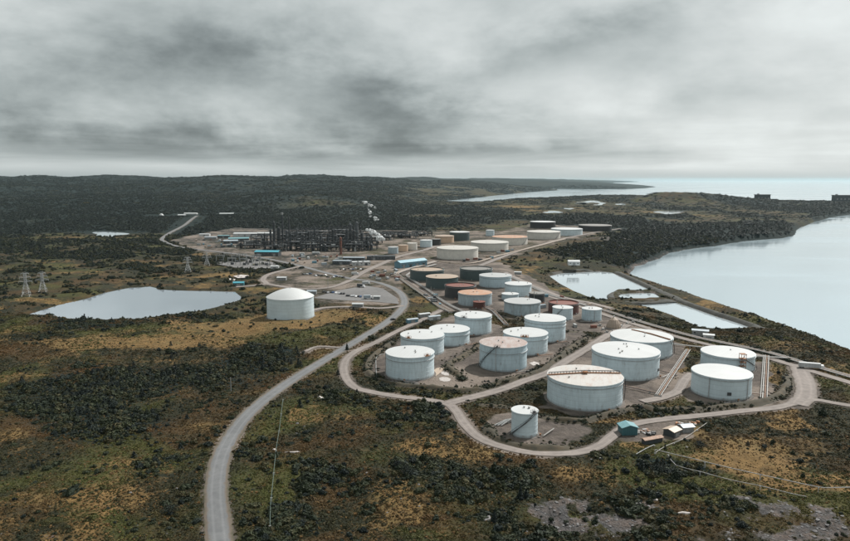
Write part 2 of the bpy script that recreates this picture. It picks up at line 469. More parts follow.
def link(name, me, mat, parent=None, loc=(0, 0, 0), rz=0.0):
    o = bpy.data.objects.new(name, me)
    COL.objects.link(o)
    if mat is not None and len(me.materials) == 0:
        me.materials.append(mat)
    o.location = loc
    o.rotation_euler = (0, 0, rz)
    o.parent = parent
    return o


def empty(name, loc, rz=0.0, label=None, cat=None, group=None):
    o = bpy.data.objects.new(name, None)
    o.empty_display_size = 1.0
    COL.objects.link(o)
    o.location = loc
    o.rotation_euler = (0, 0, rz)
    return tag(o, label, cat, group)


def copy_tree(o, parent=None):
    c = o.copy()
    COL.objects.link(c)
    c.parent = parent
    for ch in o.children:
        copy_tree(ch, c)
    return c


class MB:
    def __init__(self):
        self.v = []; self.f = []

    def add(self, verts, faces):
        b = len(self.v)
        self.v += [tuple(p) for p in verts]
        self.f += [tuple(i + b for i in f) for f in faces]
        return self

    def box(self, c, s, rz=0.0):
        ca, sa = math.cos(rz), math.sin(rz)
        vs = []
        for dz in (-.5, .5):
            for dx, dy in ((-.5, -.5), (.5, -.5), (.5, .5), (-.5, .5)):
                X, Y = dx * s[0], dy * s[1]
                vs.append((c[0] + X * ca - Y * sa, c[1] + X * sa + Y * ca, c[2] + dz * s[2]))
        return self.add(vs, [(3, 2, 1, 0), (4, 5, 6, 7), (0, 1, 5, 4), (1, 2, 6, 5), (2, 3, 7, 6), (3, 0, 4, 7)])

    def lathe(self, prof, seg=32, c=(0, 0, 0), close_top=False, close_bottom=False):
        vs, fs = [], []
        for (r, z) in prof:
            for k in range(seg):
                a = 2 * math.pi * k / seg
                vs.append((c[0] + r * math.cos(a), c[1] + r * math.sin(a), c[2] + z))
        for i in range(len(prof) - 1):
            for k in range(seg):
                k2 = (k + 1) % seg
                fs.append((i * seg + k, i * seg + k2, (i + 1) * seg + k2, (i + 1) * seg + k))
        if close_top:
            fs.append(tuple((len(prof) - 1) * seg + k for k in range(seg)))
        if close_bottom:
            fs.append(tuple(k for k in reversed(range(seg))))
        return self.add(vs, fs)

    def tube(self, path, r, seg=6, cap=True):
        path = [Vector(p) for p in path]
        rad = r if isinstance(r, (list, tuple)) else [r] * len(path)
        vs, fs = [], []
        for i, p in enumerate(path):
            d = (path[min(i + 1, len(path) - 1)] - path[max(i - 1, 0)])
            if d.length < 1e-6: d = Vector((0, 0, 1))
            d.normalize()
            ref = Vector((0, 0, 1)) if abs(d.z) < .95 else Vector((1, 0, 0))
            a = d.cross(ref).normalized(); b = a.cross(d)
            for k in range(seg):
                t = 2 * math.pi * k / seg
                q = p + (a * math.cos(t) + b * math.sin(t)) * rad[i]
                vs.append(q[:])
        for i in range(len(path) - 1):
            for k in range(seg):
                k2 = (k + 1) % seg
                fs.append((i * seg + k, i * seg + k2, (i + 1) * seg + k2, (i + 1) * seg + k))
        if cap:
            fs.append(tuple(reversed(range(seg))))
            fs.append(tuple((len(path) - 1) * seg + k for k in range(seg)))
        return self.add(vs, fs)

    def bar(self, a, b, w):
        a, b = Vector(a), Vector(b)
        return self.tube([a, b], w, 4)

    def mesh(self, name, smooth_shade=False):
        me = bpy.data.meshes.new(name)
        me.from_pydata(self.v, [], self.f)
        me.validate()
        if smooth_shade:
            me.shade_smooth()
            me.set_sharp_from_angle(angle=math.radians(35))
        me.update()
        return me

    def build(self, name, mat, parent=None, loc=(0, 0, 0), rz=0.0, smooth_shade=False):
        return link(name, self.mesh(name, smooth_shade), mat, parent, loc, rz)

# ------------------------------------------------------------------ materials
M = {}


def new_mat(name):
    m = bpy.data.materials.new(name)
    m.use_nodes = True
    T = NT(m.node_tree)
    b = m.node_tree.nodes['Principled BSDF']
    M[name] = m
    return m, T, b


def obj_coord(T):
    return T.new('ShaderNodeTexCoord').outputs['Object']


def bump(T, b, height, strength, dist=1.0):
    nd = T.new('ShaderNodeBump', {'Strength': strength, 'Distance': dist, 'Height': height})
    T.l.new(nd.outputs[0], b.inputs['Normal'])


def toned(T, c, k):
    nd = T.new('ShaderNodeVectorMath', operation='SCALE')
    T.l.new(c, nd.inputs[0])
    nd.inputs['Scale'].default_value = k
    return nd.outputs[0]


def plain(name, col, rough=.6, var=.25, scale=.8, metal=0.0):
    m, T, b = new_mat(name)
    n = T.noise(obj_coord(T), scale, 5)
    rnd = T.new('ShaderNodeObjectInfo').outputs['Random']
    k = T.math('ADD', T.remap(n, .3, .7, 1 - var, 1 + var), T.remap(rnd, 0, 1, -var * .4, var * .4))
    nd = T.new('ShaderNodeVectorMath', operation='SCALE')
    nd.inputs[0].default_value = col
    T.l.new(k, nd.inputs['Scale'])
    T.l.new(nd.outputs[0], b.inputs['Base Color'])
    b.inputs['Roughness'].default_value = rough
    b.inputs['Metallic'].default_value = metal
    return m


def tank_paint(name, col, rust=.25, course=2.4, rough=.55, streak=.5, rustcol=(.16, .075, .035)):
    """shell plates: weld lines between courses, vertical plate joints, streaks and some rust"""
    m, T, b = new_mat(name)
    oc = obj_coord(T)
    sep = T.new('ShaderNodeSeparateXYZ', {0: oc})
    rnd = T.new('ShaderNodeObjectInfo').outputs['Random']
    ang = T.math('ARCTAN2', sep.outputs[1], sep.outputs[0])
    shift = T.math('MULTIPLY', rnd, 40.0)
    cyl = T.new('ShaderNodeCombineXYZ', {0: T.math('ADD', T.math('MULTIPLY', ang, 14.0), shift), 1: T.math('MULTIPLY', sep.outputs[2], .16), 2: shift}).outputs[0]
    n_st = T.noise(cyl, 1.0, 6, .62)
    pos = T.new('ShaderNodeVectorMath', operation='ADD')
    T.l.new(oc, pos.inputs[0])
    T.l.new(T.new('ShaderNodeCombineXYZ', {0: shift, 1: shift, 2: 0.0}).outputs[0], pos.inputs[1])
    n_big = T.noise(pos.outputs[0], .12, 5, .6)
    zf = T.math('FRACT', T.math('DIVIDE', sep.outputs[2], course))
    seam = T.remap(T.math('ABSOLUTE', T.math('SUBTRACT', zf, .5)), .455, .5, 0, 1)
    row = T.math('FLOOR', T.math('DIVIDE', sep.outputs[2], course))
    af = T.math('FRACT', T.math('ADD', T.math('MULTIPLY', ang, 2.546), T.math('MULTIPLY', row, .37)))
    vs = T.remap(T.math('ABSOLUTE', T.math('SUBTRACT', af, .5)), .485, .5, 0, 1)
    plate = T.new('ShaderNodeTexWhiteNoise', noise_dimensions='3D')
    T.l.new(T.new('ShaderNodeCombineXYZ', {0: row, 1: T.math('FLOOR', T.math('ADD', T.math('MULTIPLY', ang, 2.546), T.math('MULTIPLY', row, .37))), 2: shift}).outputs[0], plate.inputs[0])
    c = T.mix(T.remap(n_big, .3, .7), tuple(v * .90 for v in col), tuple(min(1, v * 1.06) for v in col))
    c = T.mix(T.remap(plate.outputs[0], 0, 1, 0, .17), c, tuple(v * .7 for v in col))
    c = T.mix(T.math('MULTIPLY', T.remap(n_st, .45, .75), streak * .8), c, tuple(v * .55 for v in col))
    c = T.mix(T.math('MULTIPLY', T.math('MAXIMUM', seam, T.math('MULTIPLY', vs, .6)), .5), c, tuple(v * .45 for v in col))
    n_r = T.noise(pos.outputs[0], .5, 6, .65)
    c = T.mix(T.math('MULTIPLY', T.remap(T.math('ADD', T.math('MULTIPLY', n_st, .5), T.math('MULTIPLY', n_r, .5)), .56, .68), rust), c, rustcol)
    # splash dirt at the foot
    foot = T.remap(T.math('ADD', sep.outputs[2], T.math('MULTIPLY', n_st, -1.4)), -.2, .9, .5, 0)
    c = T.mix(foot, c, (.12, .105, .09))
    T.l.new(c, b.inputs['Base Color'])
    b.inputs['Roughness'].default_value = rough
    bump(T, b, T.math('ADD', T.math('MULTIPLY', seam, .02), T.math('MULTIPLY', n_big, .05)), .5, .3)
    return m


def roof_paint(name, col, rust=.2, rustcol=(.30, .15, .085), strip=2.2, rough=.55):
    m, T, b = new_mat(name)
    oc = obj_coord(T)
    sep = T.new('ShaderNodeSeparateXYZ', {0: oc})
    rnd = T.new('ShaderNodeObjectInfo').outputs['Random']
    shift = T.math('MULTIPLY', rnd, 60.0)
    a = T.math('MULTIPLY', rnd, 3.0)
    ux = T.math('ADD', T.math('MULTIPLY', sep.outputs[0], T.math('COSINE', a)), T.math('MULTIPLY', sep.outputs[1], T.math('SINE', a)))
    uy = T.math('SUBTRACT', T.math('MULTIPLY', sep.outputs[1], T.math('COSINE', a)), T.math('MULTIPLY', sep.outputs[0], T.math('SINE', a)))
    st = T.math('DIVIDE', ux, strip)
    row = T.math('FLOOR', st)
    col2 = T.math('FLOOR', T.math('ADD', T.math('DIVIDE', uy, strip * 4), T.math('MULTIPLY', row, .43)))
    wn = T.new('ShaderNodeTexWhiteNoise', noise_dimensions='3D')
    T.l.new(T.new('ShaderNodeCombineXYZ', {0: row, 1: col2, 2: shift}).outputs[0], wn.inputs[0])
    seam = T.remap(T.math('ABSOLUTE', T.math('SUBTRACT', T.math('FRACT', st), .5)), .46, .5)
    p2 = T.new('ShaderNodeCombineXYZ', {0: T.math('ADD', ux, shift), 1: T.math('MULTIPLY', uy, .3), 2: shift}).outputs[0]
    n = T.noise(p2, .35, 6, .62)
    n2 = T.noise(p2, .06, 4, .6)
    n3 = T.noise(p2, 1.6, 5, .65)
    c = T.mix(T.remap(wn.outputs[0], 0, 1, 0, .16), col, tuple(v * .72 for v in col))
    c = T.mix(T.math('MULTIPLY', T.remap(n2, .4, .7), .22), c, tuple(v * .6 for v in col))
    lo = .66 - .42 * rust
    c = T.mix(T.math('MULTIPLY', T.remap(T.math('ADD', T.math('MULTIPLY', n, .6), T.math('MULTIPLY', n3, .4)), lo, lo + .12), min(1, rust * 1.1)), c, rustcol)
    c = T.mix(T.math('MULTIPLY', seam, .35), c, tuple(v * .5 for v in col))
    T.l.new(toned(T, c, .66), b.inputs['Base Color'])
    b.inputs['Roughness'].default_value = rough
    bump(T, b, T.math('ADD', seam, n3), .25, .05)
    return m


def cladding(name, col, wave=3.0, rough=.5, dirt=.4):
    m, T, b = new_mat(name)
    oc = obj_coord(T)
    sep = T.new('ShaderNodeSeparateXYZ', {0: oc})
    w = T.math('SINE', T.math('MULTIPLY', T.math('ADD', sep.outputs[0], sep.outputs[1]), wave * 2))
    n = T.noise(T.scale(oc, (1, 1, .3)), .7, 6, .6)
    c = T.mix(T.math('MULTIPLY', T.remap(n, .42, .72), dirt), col, tuple(v * .45 for v in col))
    c = T.mix(T.remap(w, .3, 1, 0, .18), c, tuple(v * .5 for v in col))
    T.l.new(toned(T, c, .74), b.inputs['Base Color'])
    b.inputs['Roughness'].default_value = rough
    bump(T, b, w, .4, .04)
    return m


def make_ground():
    m, T, b = new_mat('ground_cover')
    geo = T.new('ShaderNodeNewGeometry')
    pos = geo.outputs['Position']
    att = T.new('ShaderNodeAttribute', attribute_name='cover')
    sep = T.new('ShaderNodeSeparateColor', {0: att.outputs['Color']})
    dry, pad, rock = sep.outputs
    wood = att.outputs['Alpha']
    p2 = T.scale(pos, (1, 1, .6))
    n_s = T.noise(p2, .9, 5, .65)
    n_m = T.noise(p2, .16, 6, .62, .4)
    n_t = T.noise(p2, .42, 6, .66, .6)
    n_l = T.noise(p2, .022, 6, .6, .5)
    n_x = T.noise(T.scale(pos, (1, .5, 0)), .0022, 6, .6, .3)
    n_g0 = T.noise(p2, .06, 5, .65, 1.0)
    sc = T.mix(T.remap(n_m, .3, .7), (.012, .016, .010), (.046, .043, .021))
    n_g = T.noise(p2, .013, 5, .6, .8)
    sc = T.mix(T.math('MULTIPLY', T.remap(n_l, .47, .64), .8), sc, (.105, .058, .023))
    sc = T.mix(T.math('MULTIPLY', T.remap(n_g, .50, .62), .8), sc, (.072, .076, .021))
    sc = T.mix(T.math('MULTIPLY', T.remap(n_s, .5, .62), .65), sc, (.012, .016, .010))
    sc = T.mix(T.math('MULTIPLY', T.remap(n_t, .56, .66), .6), sc, (.13, .092, .045))
    dr = T.mix(T.remap(n_m, .32, .68), (.125, .078, .031), (.27, .168, .065))
    dr = T.mix(T.math('MULTIPLY', T.remap(T.math('ADD', T.math('MULTIPLY', n_s, .4), T.math('MULTIPLY', n_t, .6)), .50, .60), .55), dr, (.070, .052, .021))
    dr = T.mix(T.math('MULTIPLY', T.remap(n_l, .5, .62), .6), dr, (.17, .125, .055))
    dr = T.mix(T.math('MULTIPLY', T.remap(n_g0, .52, .6), .5), dr, (.085, .072, .026))
    edge = T.math('ADD', dry, T.math('MULTIPLY', T.math('SUBTRACT', n_m, .5), 1.2))
    c = T.mix(T.remap(edge, .34, .72), sc, dr)
    wd = T.mix(T.remap(n_m, .3, .7), (.0045, .0125, .0125), (.0125, .0235, .0205))  # wood floor green, darkened and tealed to stand in for cloud shade and haze
    wd = T.mix(T.math('MULTIPLY', T.remap(n_x, .54, .66), .35), wd, (.040, .041, .026))
    wedge = T.math('ADD', wood, T.math('MULTIPLY', T.math('SUBTRACT', n_l, .5), .9))
    c = T.mix(T.remap(wedge, .35, .62), c, wd)
    v = T.new('ShaderNodeTexVoronoi', {'Scale': .55, 'Randomness': 1.0}, feature='F1')
    T.l.new(T.scale(pos, (1, .7, 1)), v.inputs['Vector'])
    rk = T.mix(T.remap(n_s, .3, .7), (.055, .054, .055), (.16, .155, .153))
    rk = T.mix(T.remap(n_m, .42, .66, 0, .85), rk, (.19, .145, .12))
    rk = T.mix(T.math('MULTIPLY', T.remap(n_t, .50, .60), .7), rk, (.05, .048, .042))
    redge = T.math('ADD', rock, T.math('MULTIPLY', T.math('SUBTRACT', T.math('ADD', T.math('MULTIPLY', n_s, .5), T.math('MULTIPLY', n_m, .5)), .5), 1.9))
    c = T.mix(T.remap(redge, .40, .60), c, rk)
    gv = T.mix(T.remap(n_m, .3, .7), (.070, .060, .053), (.160, .134, .116))
    gv = T.mix(T.math('MULTIPLY', T.remap(n_l, .46, .60), .85), gv, (.26, .215, .18))
    gv = T.mix(T.math('MULTIPLY', T.remap(n_t, .56, .66), .55), gv, (.075, .066, .045))
    gv = T.mix(T.math('MULTIPLY', T.remap(n_s, .56, .74), .4), gv, (.05, .045, .038))
    pedge = T.math('ADD', pad, T.math('ADD', T.math('MULTIPLY', T.math('SUBTRACT', n_m, .5), .7), T.math('MULTIPLY', T.math('SUBTRACT', n_l, .52), .9)))
    c = T.mix(T.remap(pedge, .30, .52), c, gv)
    T.l.new(toned(T, c, .68), b.inputs['Base Color'])
    b.inputs['Roughness'].default_value = .95
    b.inputs['Specular IOR Level'].default_value = .15
    hh = T.math('ADD', T.math('MULTIPLY', n_s, .5), T.math('ADD', T.math('MULTIPLY', n_t, .9), T.math('MULTIPLY', n_m, 1.4)))
    hh = T.math('ADD', hh, T.math('MULTIPLY', n_s, T.math('MULTIPLY', rock, 1.6)))
    bump(T, b, hh, .8, 1.2)


def make_road(name, ca, cb, cedge, track=.25):
    m, T, b = new_mat(name)
    geo = T.new('ShaderNodeNewGeometry')
    pos = geo.outputs['Position']
    acr = T.new('ShaderNodeAttribute', attribute_name='across').outputs['Fac']
    n = T.noise(pos, .25, 6, .62, .3)
    n2 = T.noise(pos, 1.4, 4, .6)
    n3 = T.noise(pos, .03, 4, .5)
    c = T.mix(T.remap(n, .32, .68), ca, cb)
    c = T.mix(T.math('MULTIPLY', T.remap(n3, .42, .62), .35), c, tuple(v * .72 for v in ca))
    a = T.math('ABSOLUTE', acr)
    wheel = T.remap(T.math('ABSOLUTE', T.math('SUBTRACT', a, .45)), 0, .22, 1, 0, True)
    c = T.mix(T.math('MULTIPLY', wheel, track), c, tuple(min(1, v * 1.3) for v in cb))
    ed = T.remap(T.math('ADD', a, T.math('MULTIPLY', T.math('SUBTRACT', n, .5), 1.1)), .80, 1.05)
    c = T.mix(ed, c, cedge)
    c = T.mix(T.math('MULTIPLY', T.remap(n2, .55, .75), .25), c, tuple(v * .5 for v in ca))
    T.l.new(toned(T, c, .72), b.inputs['Base Color'])
    b.inputs['Roughness'].default_value = .9
    bump(T, b, n2, .3, .05)


def make_water(name, base, wave=.05, rough=.07, size=.12, refl=.55):
    m, T, b = new_mat(name)
    pos = T.new('ShaderNodeNewGeometry').outputs['Position']
    n = T.noise(T.scale(pos, (1, .55, 1)), size, 5, .6, .3)
    n2 = T.noise(T.scale(pos, (.5, 1.6, 1)), .004, 5, .6, .8)
    b.inputs['Base Color'].default_value = (*base, 1)
    T.l.new(T.remap(n2, .38, .66, rough * .6, rough * 2.2), b.inputs['Roughness'])
    b.inputs['Metallic'].default_value = refl
    b.inputs['IOR'].default_value = 1.45
    bump(T, b, n, wave, .6)


def make_leaf(name, ca, cb, cc):
    m, T, b = new_mat(name)
    rnd = T.new('ShaderNodeObjectInfo').outputs['Random']
    pos = T.new('ShaderNodeNewGeometry').outputs['Position']
    n = T.noise(pos, .05, 4, .6)
    n2 = T.noise(pos, 1.1, 3, .6)
    c = T.mix(T.remap(T.math('ADD', T.math('MULTIPLY', rnd, .55), T.math('MULTIPLY', n, .6)), .3, .85), ca, cb)
    c = T.mix(T.math('MULTIPLY', T.remap(T.math('ADD', T.math('MULTIPLY', rnd, .5), T.math('MULTIPLY', n2, .6)), .62, .85), .8), c, cc)
    T.l.new(toned(T, c, .80), b.inputs['Base Color'])
    b.inputs['Roughness'].default_value = .75
    b.inputs['Specular IOR Level'].default_value = .25


make_ground()
make_road('asphalt', (.115, .119, .123), (.170, .173, .175), (.12, .10, .08), .35)
make_road('gravel', (.170, .146, .130), (.275, .237, .212), (.115, .092, .070), .30)
make_road('bund_earth', (.032, .030, .016), (.085, .060, .029), (.026, .027, .015), .0)
make_road('stone_dyke', (.026, .029, .023), (.062, .058, .046), (.024, .027, .019), .0)
make_road('yard_paving', (.125, .122, .12), (.19, .183, .176), (.15, .13, .11), .0)
make_road('shoulder', (.105, .082, .060), (.165, .128, .095), (.06, .055, .03), .0)
make_water('sea_water', (.37, .455, .495), .12, .10, .09, .44)
make_water('pond_water', (.58, .66, .70), .04, .06, .2, .62)
make_water('moor_water', (.34, .39, .43), .04, .05, .2, .50)
make_leaf('scrub_leaf', (.011, .019, .0085), (.034, .043, .0145), (.070, .050, .018))
def make_heath():
    m, T, b = new_mat('heath_leaf')
    rnd = T.new('ShaderNodeObjectInfo').outputs['Random']
    pos = T.scale(T.new('ShaderNodeNewGeometry').outputs['Position'], (1, 1, .6))
    n_l = T.noise(pos, .022, 6, .6, .5)
    n_g = T.noise(pos, .013, 5, .6, .8)
    c = T.mix(T.remap(rnd, 0, 1), (.020, .023, .011), (.055, .048, .020))
    c = T.mix(T.math('MULTIPLY', T.remap(n_l, .47, .64), .85), c, (.115, .062, .022))
    c = T.mix(T.math('MULTIPLY', T.remap(n_g, .50, .62), .85), c, (.078, .084, .022))
    T.l.new(c, b.inputs['Base Color'])
    b.inputs['Roughness'].default_value = .8
    b.inputs['Specular IOR Level'].default_value = .2


make_heath()
make_leaf('conifer_leaf', (.0042, .0105, .0092), (.0115, .0205, .0150), (.021, .028, .016))  # own dark green, lowered further: cloud shade on far woods is in the colour
make_leaf('dry_leaf', (.14, .082, .030), (.24, .145, .054), (.10, .068, .027))
plain('bark', (.075, .055, .04), .9)
WHITE = (.51, .60, .635)
tank_paint('white_shell', WHITE, .30, 2.4, streak=.55)
tank_paint('pale_shell', (.41, .51, .555), .35, 2.4, streak=.7)
tank_paint('clean_shell', (.50, .585, .615), .02, 2.6, streak=.15)
tank_paint('grey_shell', (.33, .40, .43), .30, 1.9, streak=.9)
tank_paint('cream_shell', (.56, .54, .49), .12, 2.2, streak=.4)
tank_paint('tan_shell', (.52, .37, .26), .25, 2.2, streak=.4)
tank_paint('dark_green_shell', (.042, .068, .070), .10, 2.2, streak=.3)
tank_paint('black_shell', (.026, .028, .029), .15, 2.2, streak=.3)
tank_paint('oxide_shell', (.075, .024, .017), .3, 2.2, streak=.4, rustcol=(.05, .022, .016))
roof_paint('white_roof', (.595, .61, .605), .20)
roof_paint('stained_roof', (.58, .555, .52), .42, (.42, .28, .21))
roof_paint('rusty_roof', (.49, .43, .405), .55, (.33, .20, .155))
roof_paint('orange_roof', (.50, .37, .28), .62, (.46, .18, .065))
roof_paint('tan_roof', (.42, .33, .255), .45, (.42, .27, .16))
roof_paint('red_roof', (.20, .055, .032), .4, (.16, .04, .025))
roof_paint('grey_roof', (.23, .22, .20), .4, (.15, .12, .10))
roof_paint('cream_roof', (.55, .53, .485), .2, (.5, .36, .25))
roof_paint('pale_roof', (.46, .47, .465), .25, (.36, .27, .22))
plain('steel', (.33, .34, .34), .45, .25, 1.0, .3)
plain('dark_steel', (.045, .045, .046), .6, .35)
plain('rust_steel', (.22, .105, .05), .8, .45)
plain('pipe_pale', (.27, .26, .243), .5, .3)
plain('pipe_grey', (.30, .29, .28), .55, .3)
plain('pipe_rust', (.22, .13, .085), .7, .35)
plain('pipe_green', (.07, .10, .088), .6, .25)
plain('ring_gravel', (.095, .082, .072), .95, .3, .6)
plain('plant_dark', (.020, .024, .027), .65, .5, .3)
plain('plant_grey', (.050, .056, .060), .6, .5, .3)
plain('plant_pale', (.27, .28, .275), .5, .3, .3)
plain('plant_red', (.15, .055, .035), .7, .3, .3)
plain('bare_stone', (.11, .106, .105), .9, .45, .8)
plain('concrete', (.27, .26, .245), .85, .25, .4)
plain('white_rock', (.36, .33, .31), .9, .3, .8)
plain('glass_dark', (.02, .025, .03), .15, .1)
plain('tyre', (.02, .02, .02), .9, .1)
cladding('teal_wall', (.050, .155, .175))
cladding('teal_roof', (.16, .33, .36), 2.0)
cladding('blue_wall', (.13, .28, .36))
cladding('blue_roof', (.28, .47, .55), 1.6)
cladding('bright_teal', (.05, .32, .40), 2.0)
cladding('white_wall', (.62, .63, .62))
cladding('grey_wall', (.30, .31, .31))
cladding('dark_wall', (.060, .072, .080))
cladding('tan_wall', (.40, .31, .24))
cladding('tan_sheet', (.46, .36, .275), 2.0)
cladding('grey_sheet', (.38, .44, .48), 2.0)
cladding('white_sheet', (.52, .54, .54), 2.0)
for nm_, col_ in (('car_white', (.7, .7, .7)), ('car_black', (.02, .02, .022)), ('car_silver', (.35, .36, .37)), ('car_red', (.25, .03, .025)), ('car_blue', (.03, .07, .16))):
    plain(nm_, col_, .3, .05)

# ------------------------------------------------------------------ terrain: one sheet to the horizon
def build_terrain():
    ys = [70.0]
    while ys[-1] < 1900: ys.append(ys[-1] * 1.0074)
    while ys[-1] < 60000: ys.append(ys[-1] * (1.0125 if ys[-1] < 14000 else 1.05))
    ys = np.array(ys)
    uu = np.linspace(-.86, .86, 700)
    X = uu[None, :] * (ys[:, None] + 40)
    Y = np.repeat(ys[:, None], len(uu), 1)
    F = fields(X.ravel(), Y.ravel())
    R, C = X.shape
    co = np.stack([X.ravel(), Y.ravel(), F['z']], 1).astype(np.float32)
    idx = np.arange(R * C).reshape(R, C)
    q = np.stack([idx[:-1, :-1], idx[:-1, 1:], idx[1:, 1:], idx[1:, :-1]], -1).reshape(-1, 4)
    me = bpy.data.meshes.new('ground')
    me.vertices.add(len(co)); me.vertices.foreach_set('co', co.ravel())
    me.loops.add(q.size); me.loops.foreach_set('vertex_index', q.ravel().astype(np.int32))
    me.polygons.add(len(q)); me.polygons.foreach_set('loop_start', np.arange(0, q.size, 4, dtype=np.int32))
    me.update()
    at_ = me.attributes.new('cover', 'FLOAT_COLOR', 'POINT')
    at_.data.foreach_set('color', np.stack([F['dry'], F['pad'], F['rock'], F['wood']], 1).astype(np.float32).ravel())
    me.shade_smooth()
    o = link('ground', me, M['ground_cover'])
    tag(o, 'rolling heath and gravel ground under the tank farm out to the far hills', kind='structure')


build_terrain()


def sheet(name, pts, z, mat, label):
    me = bpy.data.meshes.new(name)
    me.from_pydata([(p[0], p[1], z) for p in pts], [], [tuple(range(len(pts)))])
    me.update()
    if me.polygons[0].normal.z < 0:
        me.flip_normals()
    return tag(link(name, me, M[mat]), label, kind='structure')


me_ = bpy.data.meshes.new('sea')
me_.from_pydata([(-3000, 60, SEA), (90000, 60, SEA), (90000, 95000, SEA), (-3000, 95000, SEA)], [], [(0, 1, 2, 3)])
tag(link('sea', me_, M['sea_water']), 'calm pale grey bay reaching to the horizon', kind='structure')
for nm_, (poly_, lev_) in PONDS.items():
    c_ = poly_.mean(0)
    grow_ = 3.0 if abs(lev_ + 1) > 1e-6 else 1.0
    d_ = poly_ - c_
    ln_ = np.linalg.norm(d_, axis=1, keepdims=True)
    big_ = poly_ + d_ / ln_ * grow_ if nm_ in ('left_pond',) or abs(lev_ + 1) < 1e-6 else poly_ * 1.0
    if lev_ == PONDZ:       # push the rim under the banks along the local normals
        nx_ = np.roll(poly_, -1, 0) - np.roll(poly_, 1, 0)
        nrm_ = np.stack([nx_[:, 1], -nx_[:, 0]], 1)
        nrm_ /= np.linalg.norm(nrm_, axis=1, keepdims=True)
        area_ = np.sum(poly_[:, 0] * np.roll(poly_[:, 1], -1) - np.roll(poly_[:, 0], -1) * poly_[:, 1])
        big_ = poly_ + nrm_ * (1.6 if area_ > 0 else -1.6)
    sheet(nm_, big_, lev_, 'moor_water' if nm_ == 'left_pond' else 'pond_water', 'still pale water of the ' + nm_.replace('_', ' '))


def ribbon(name, line, half, mat, off=.12, cols=5, wob=.0, profile=None, label=None, kind='structure', base=None):
    """a strip draped on the ground along a centre line"""
    line = np.asarray(line)
    tan = np.gradient(line, axis=0)
    tan /= np.linalg.norm(tan, axis=1, keepdims=True) + 1e-9
    nor = np.stack([-tan[:, 1], tan[:, 0]], 1)
    s = np.linspace(-1, 1, cols)
    n = len(line)
    wl = 1 + wob * (fbm(line[:, 0] / 7, line[:, 1] / 7, 3, 3) - .5) * 2
    wr = 1 + wob * (fbm(line[:, 0] / 7, line[:, 1] / 7, 8, 3) - .5) * 2
    wid = np.where(s[None, :] < 0, wl[:, None], wr[:, None]) * half * s[None, :]
    X = line[:, 0][:, None] + nor[:, 0][:, None] * wid
    Y = line[:, 1][:, None] + nor[:, 1][:, None] * wid
    Z = fields(X.ravel(), Y.ravel())['z'].reshape(n, cols)
    if profile is None:
        zc = Z.mean(1)
        k = np.ones(5) / 5
        zc = np.convolve(np.pad(zc, 2, mode='edge'), k, 'valid')
        Z = np.maximum(zc[:, None], Z * .0 + zc[:, None]) + off + np.hypot(X, Y) * .00028 + (1 - s[None, :] ** 2) * .06
    else:
        if base is not None:
            Z = np.maximum(Z, base) * 0 + base + 1.6
        hgt = .75 + 1.1 * (fbm(X / 5, Y / 5, 5, 3) - .4)
        ends = np.clip(np.minimum(np.arange(n), np.arange(n)[::-1]) / 5.0, 0, 1)[:, None]
        Z = Z + np.interp(s, np.linspace(-1, 1, len(profile)), profile)[None, :] * hgt * ends - .06
    co = np.stack([X.ravel(), Y.ravel(), Z.ravel()], 1)
    idx = np.arange(n * cols).reshape(n, cols)
    q = np.stack([idx[:-1, :-1], idx[:-1, 1:], idx[1:, 1:], idx[1:, :-1]], -1).reshape(-1, 4)[:, ::-1]
    me = bpy.data.meshes.new(name)
    me.from_pydata(co.tolist(), [], q.tolist())
    a = me.attributes.new('across', 'FLOAT', 'POINT')
    a.data.foreach_set('value', np.tile(s, n).astype(np.float32))
    me.shade_smooth()
    me.update()
    if me.polygons[0].normal.z < 0:
        me.flip_normals()
    return tag(link(name, me, M[mat]), label, kind=kind)


for i_, (nm_, (pp_, w_, surf_)) in enumerate(ROADS.items()):
    step_ = 2.5
    ln_ = spline(ats(pp_), step_)
    ln_ = ln_[ln_[:, 1] > 75]
    if surf_ == 'asphalt':
        ribbon('road_shoulder', ln_, w_ / 2 + 1.0, 'shoulder', .05, 5, .12, label='brown gravel shoulder along the paved road')
    ribbon(nm_, ln_, w_ / 2, surf_, .10 + .012 * i_, 7, .05 if surf_ == 'asphalt' else .16, label=('pale asphalt ' if surf_ == 'asphalt' else 'light gravel ') + nm_.replace('_', ' '))

# earth bunds round the tank compounds
BUNDS = [[(396, 340), (376, 354), (368, 364), (369, 374), (380, 381), (400, 385.5), (432, 388.5), (462, 392), (492, 388)],
         [(466, 381), (452, 371), (449, 365), (462, 357), (482, 346), (500, 338), (516, 331)],
         [(488, 385), (512, 380), (540, 371), (556, 360), (574, 346), (590, 337)],
         [(474, 404), (495, 406), (512, 407)],
         [(538, 416), (560, 421), (582, 422), (604, 416), (640, 409), (690, 410), (745, 405), (772, 399), (786, 388), (788, 375)],
         [(484, 424), (492, 435), (510, 444), (540, 449), (575, 447)],
         [(494, 312), (530, 322), (552, 330), (578, 332)]]
for b_ in BUNDS:
    ribbon('earth_bund', spline(ats(b_), 2.0), 3.3, 'bund_earth', 0, 9, .45, profile=[0, .3, 1.1, 1.9, 2.1, 1.9, 1.1, .3, 0], label='low grassed earth bund round a tank compound')
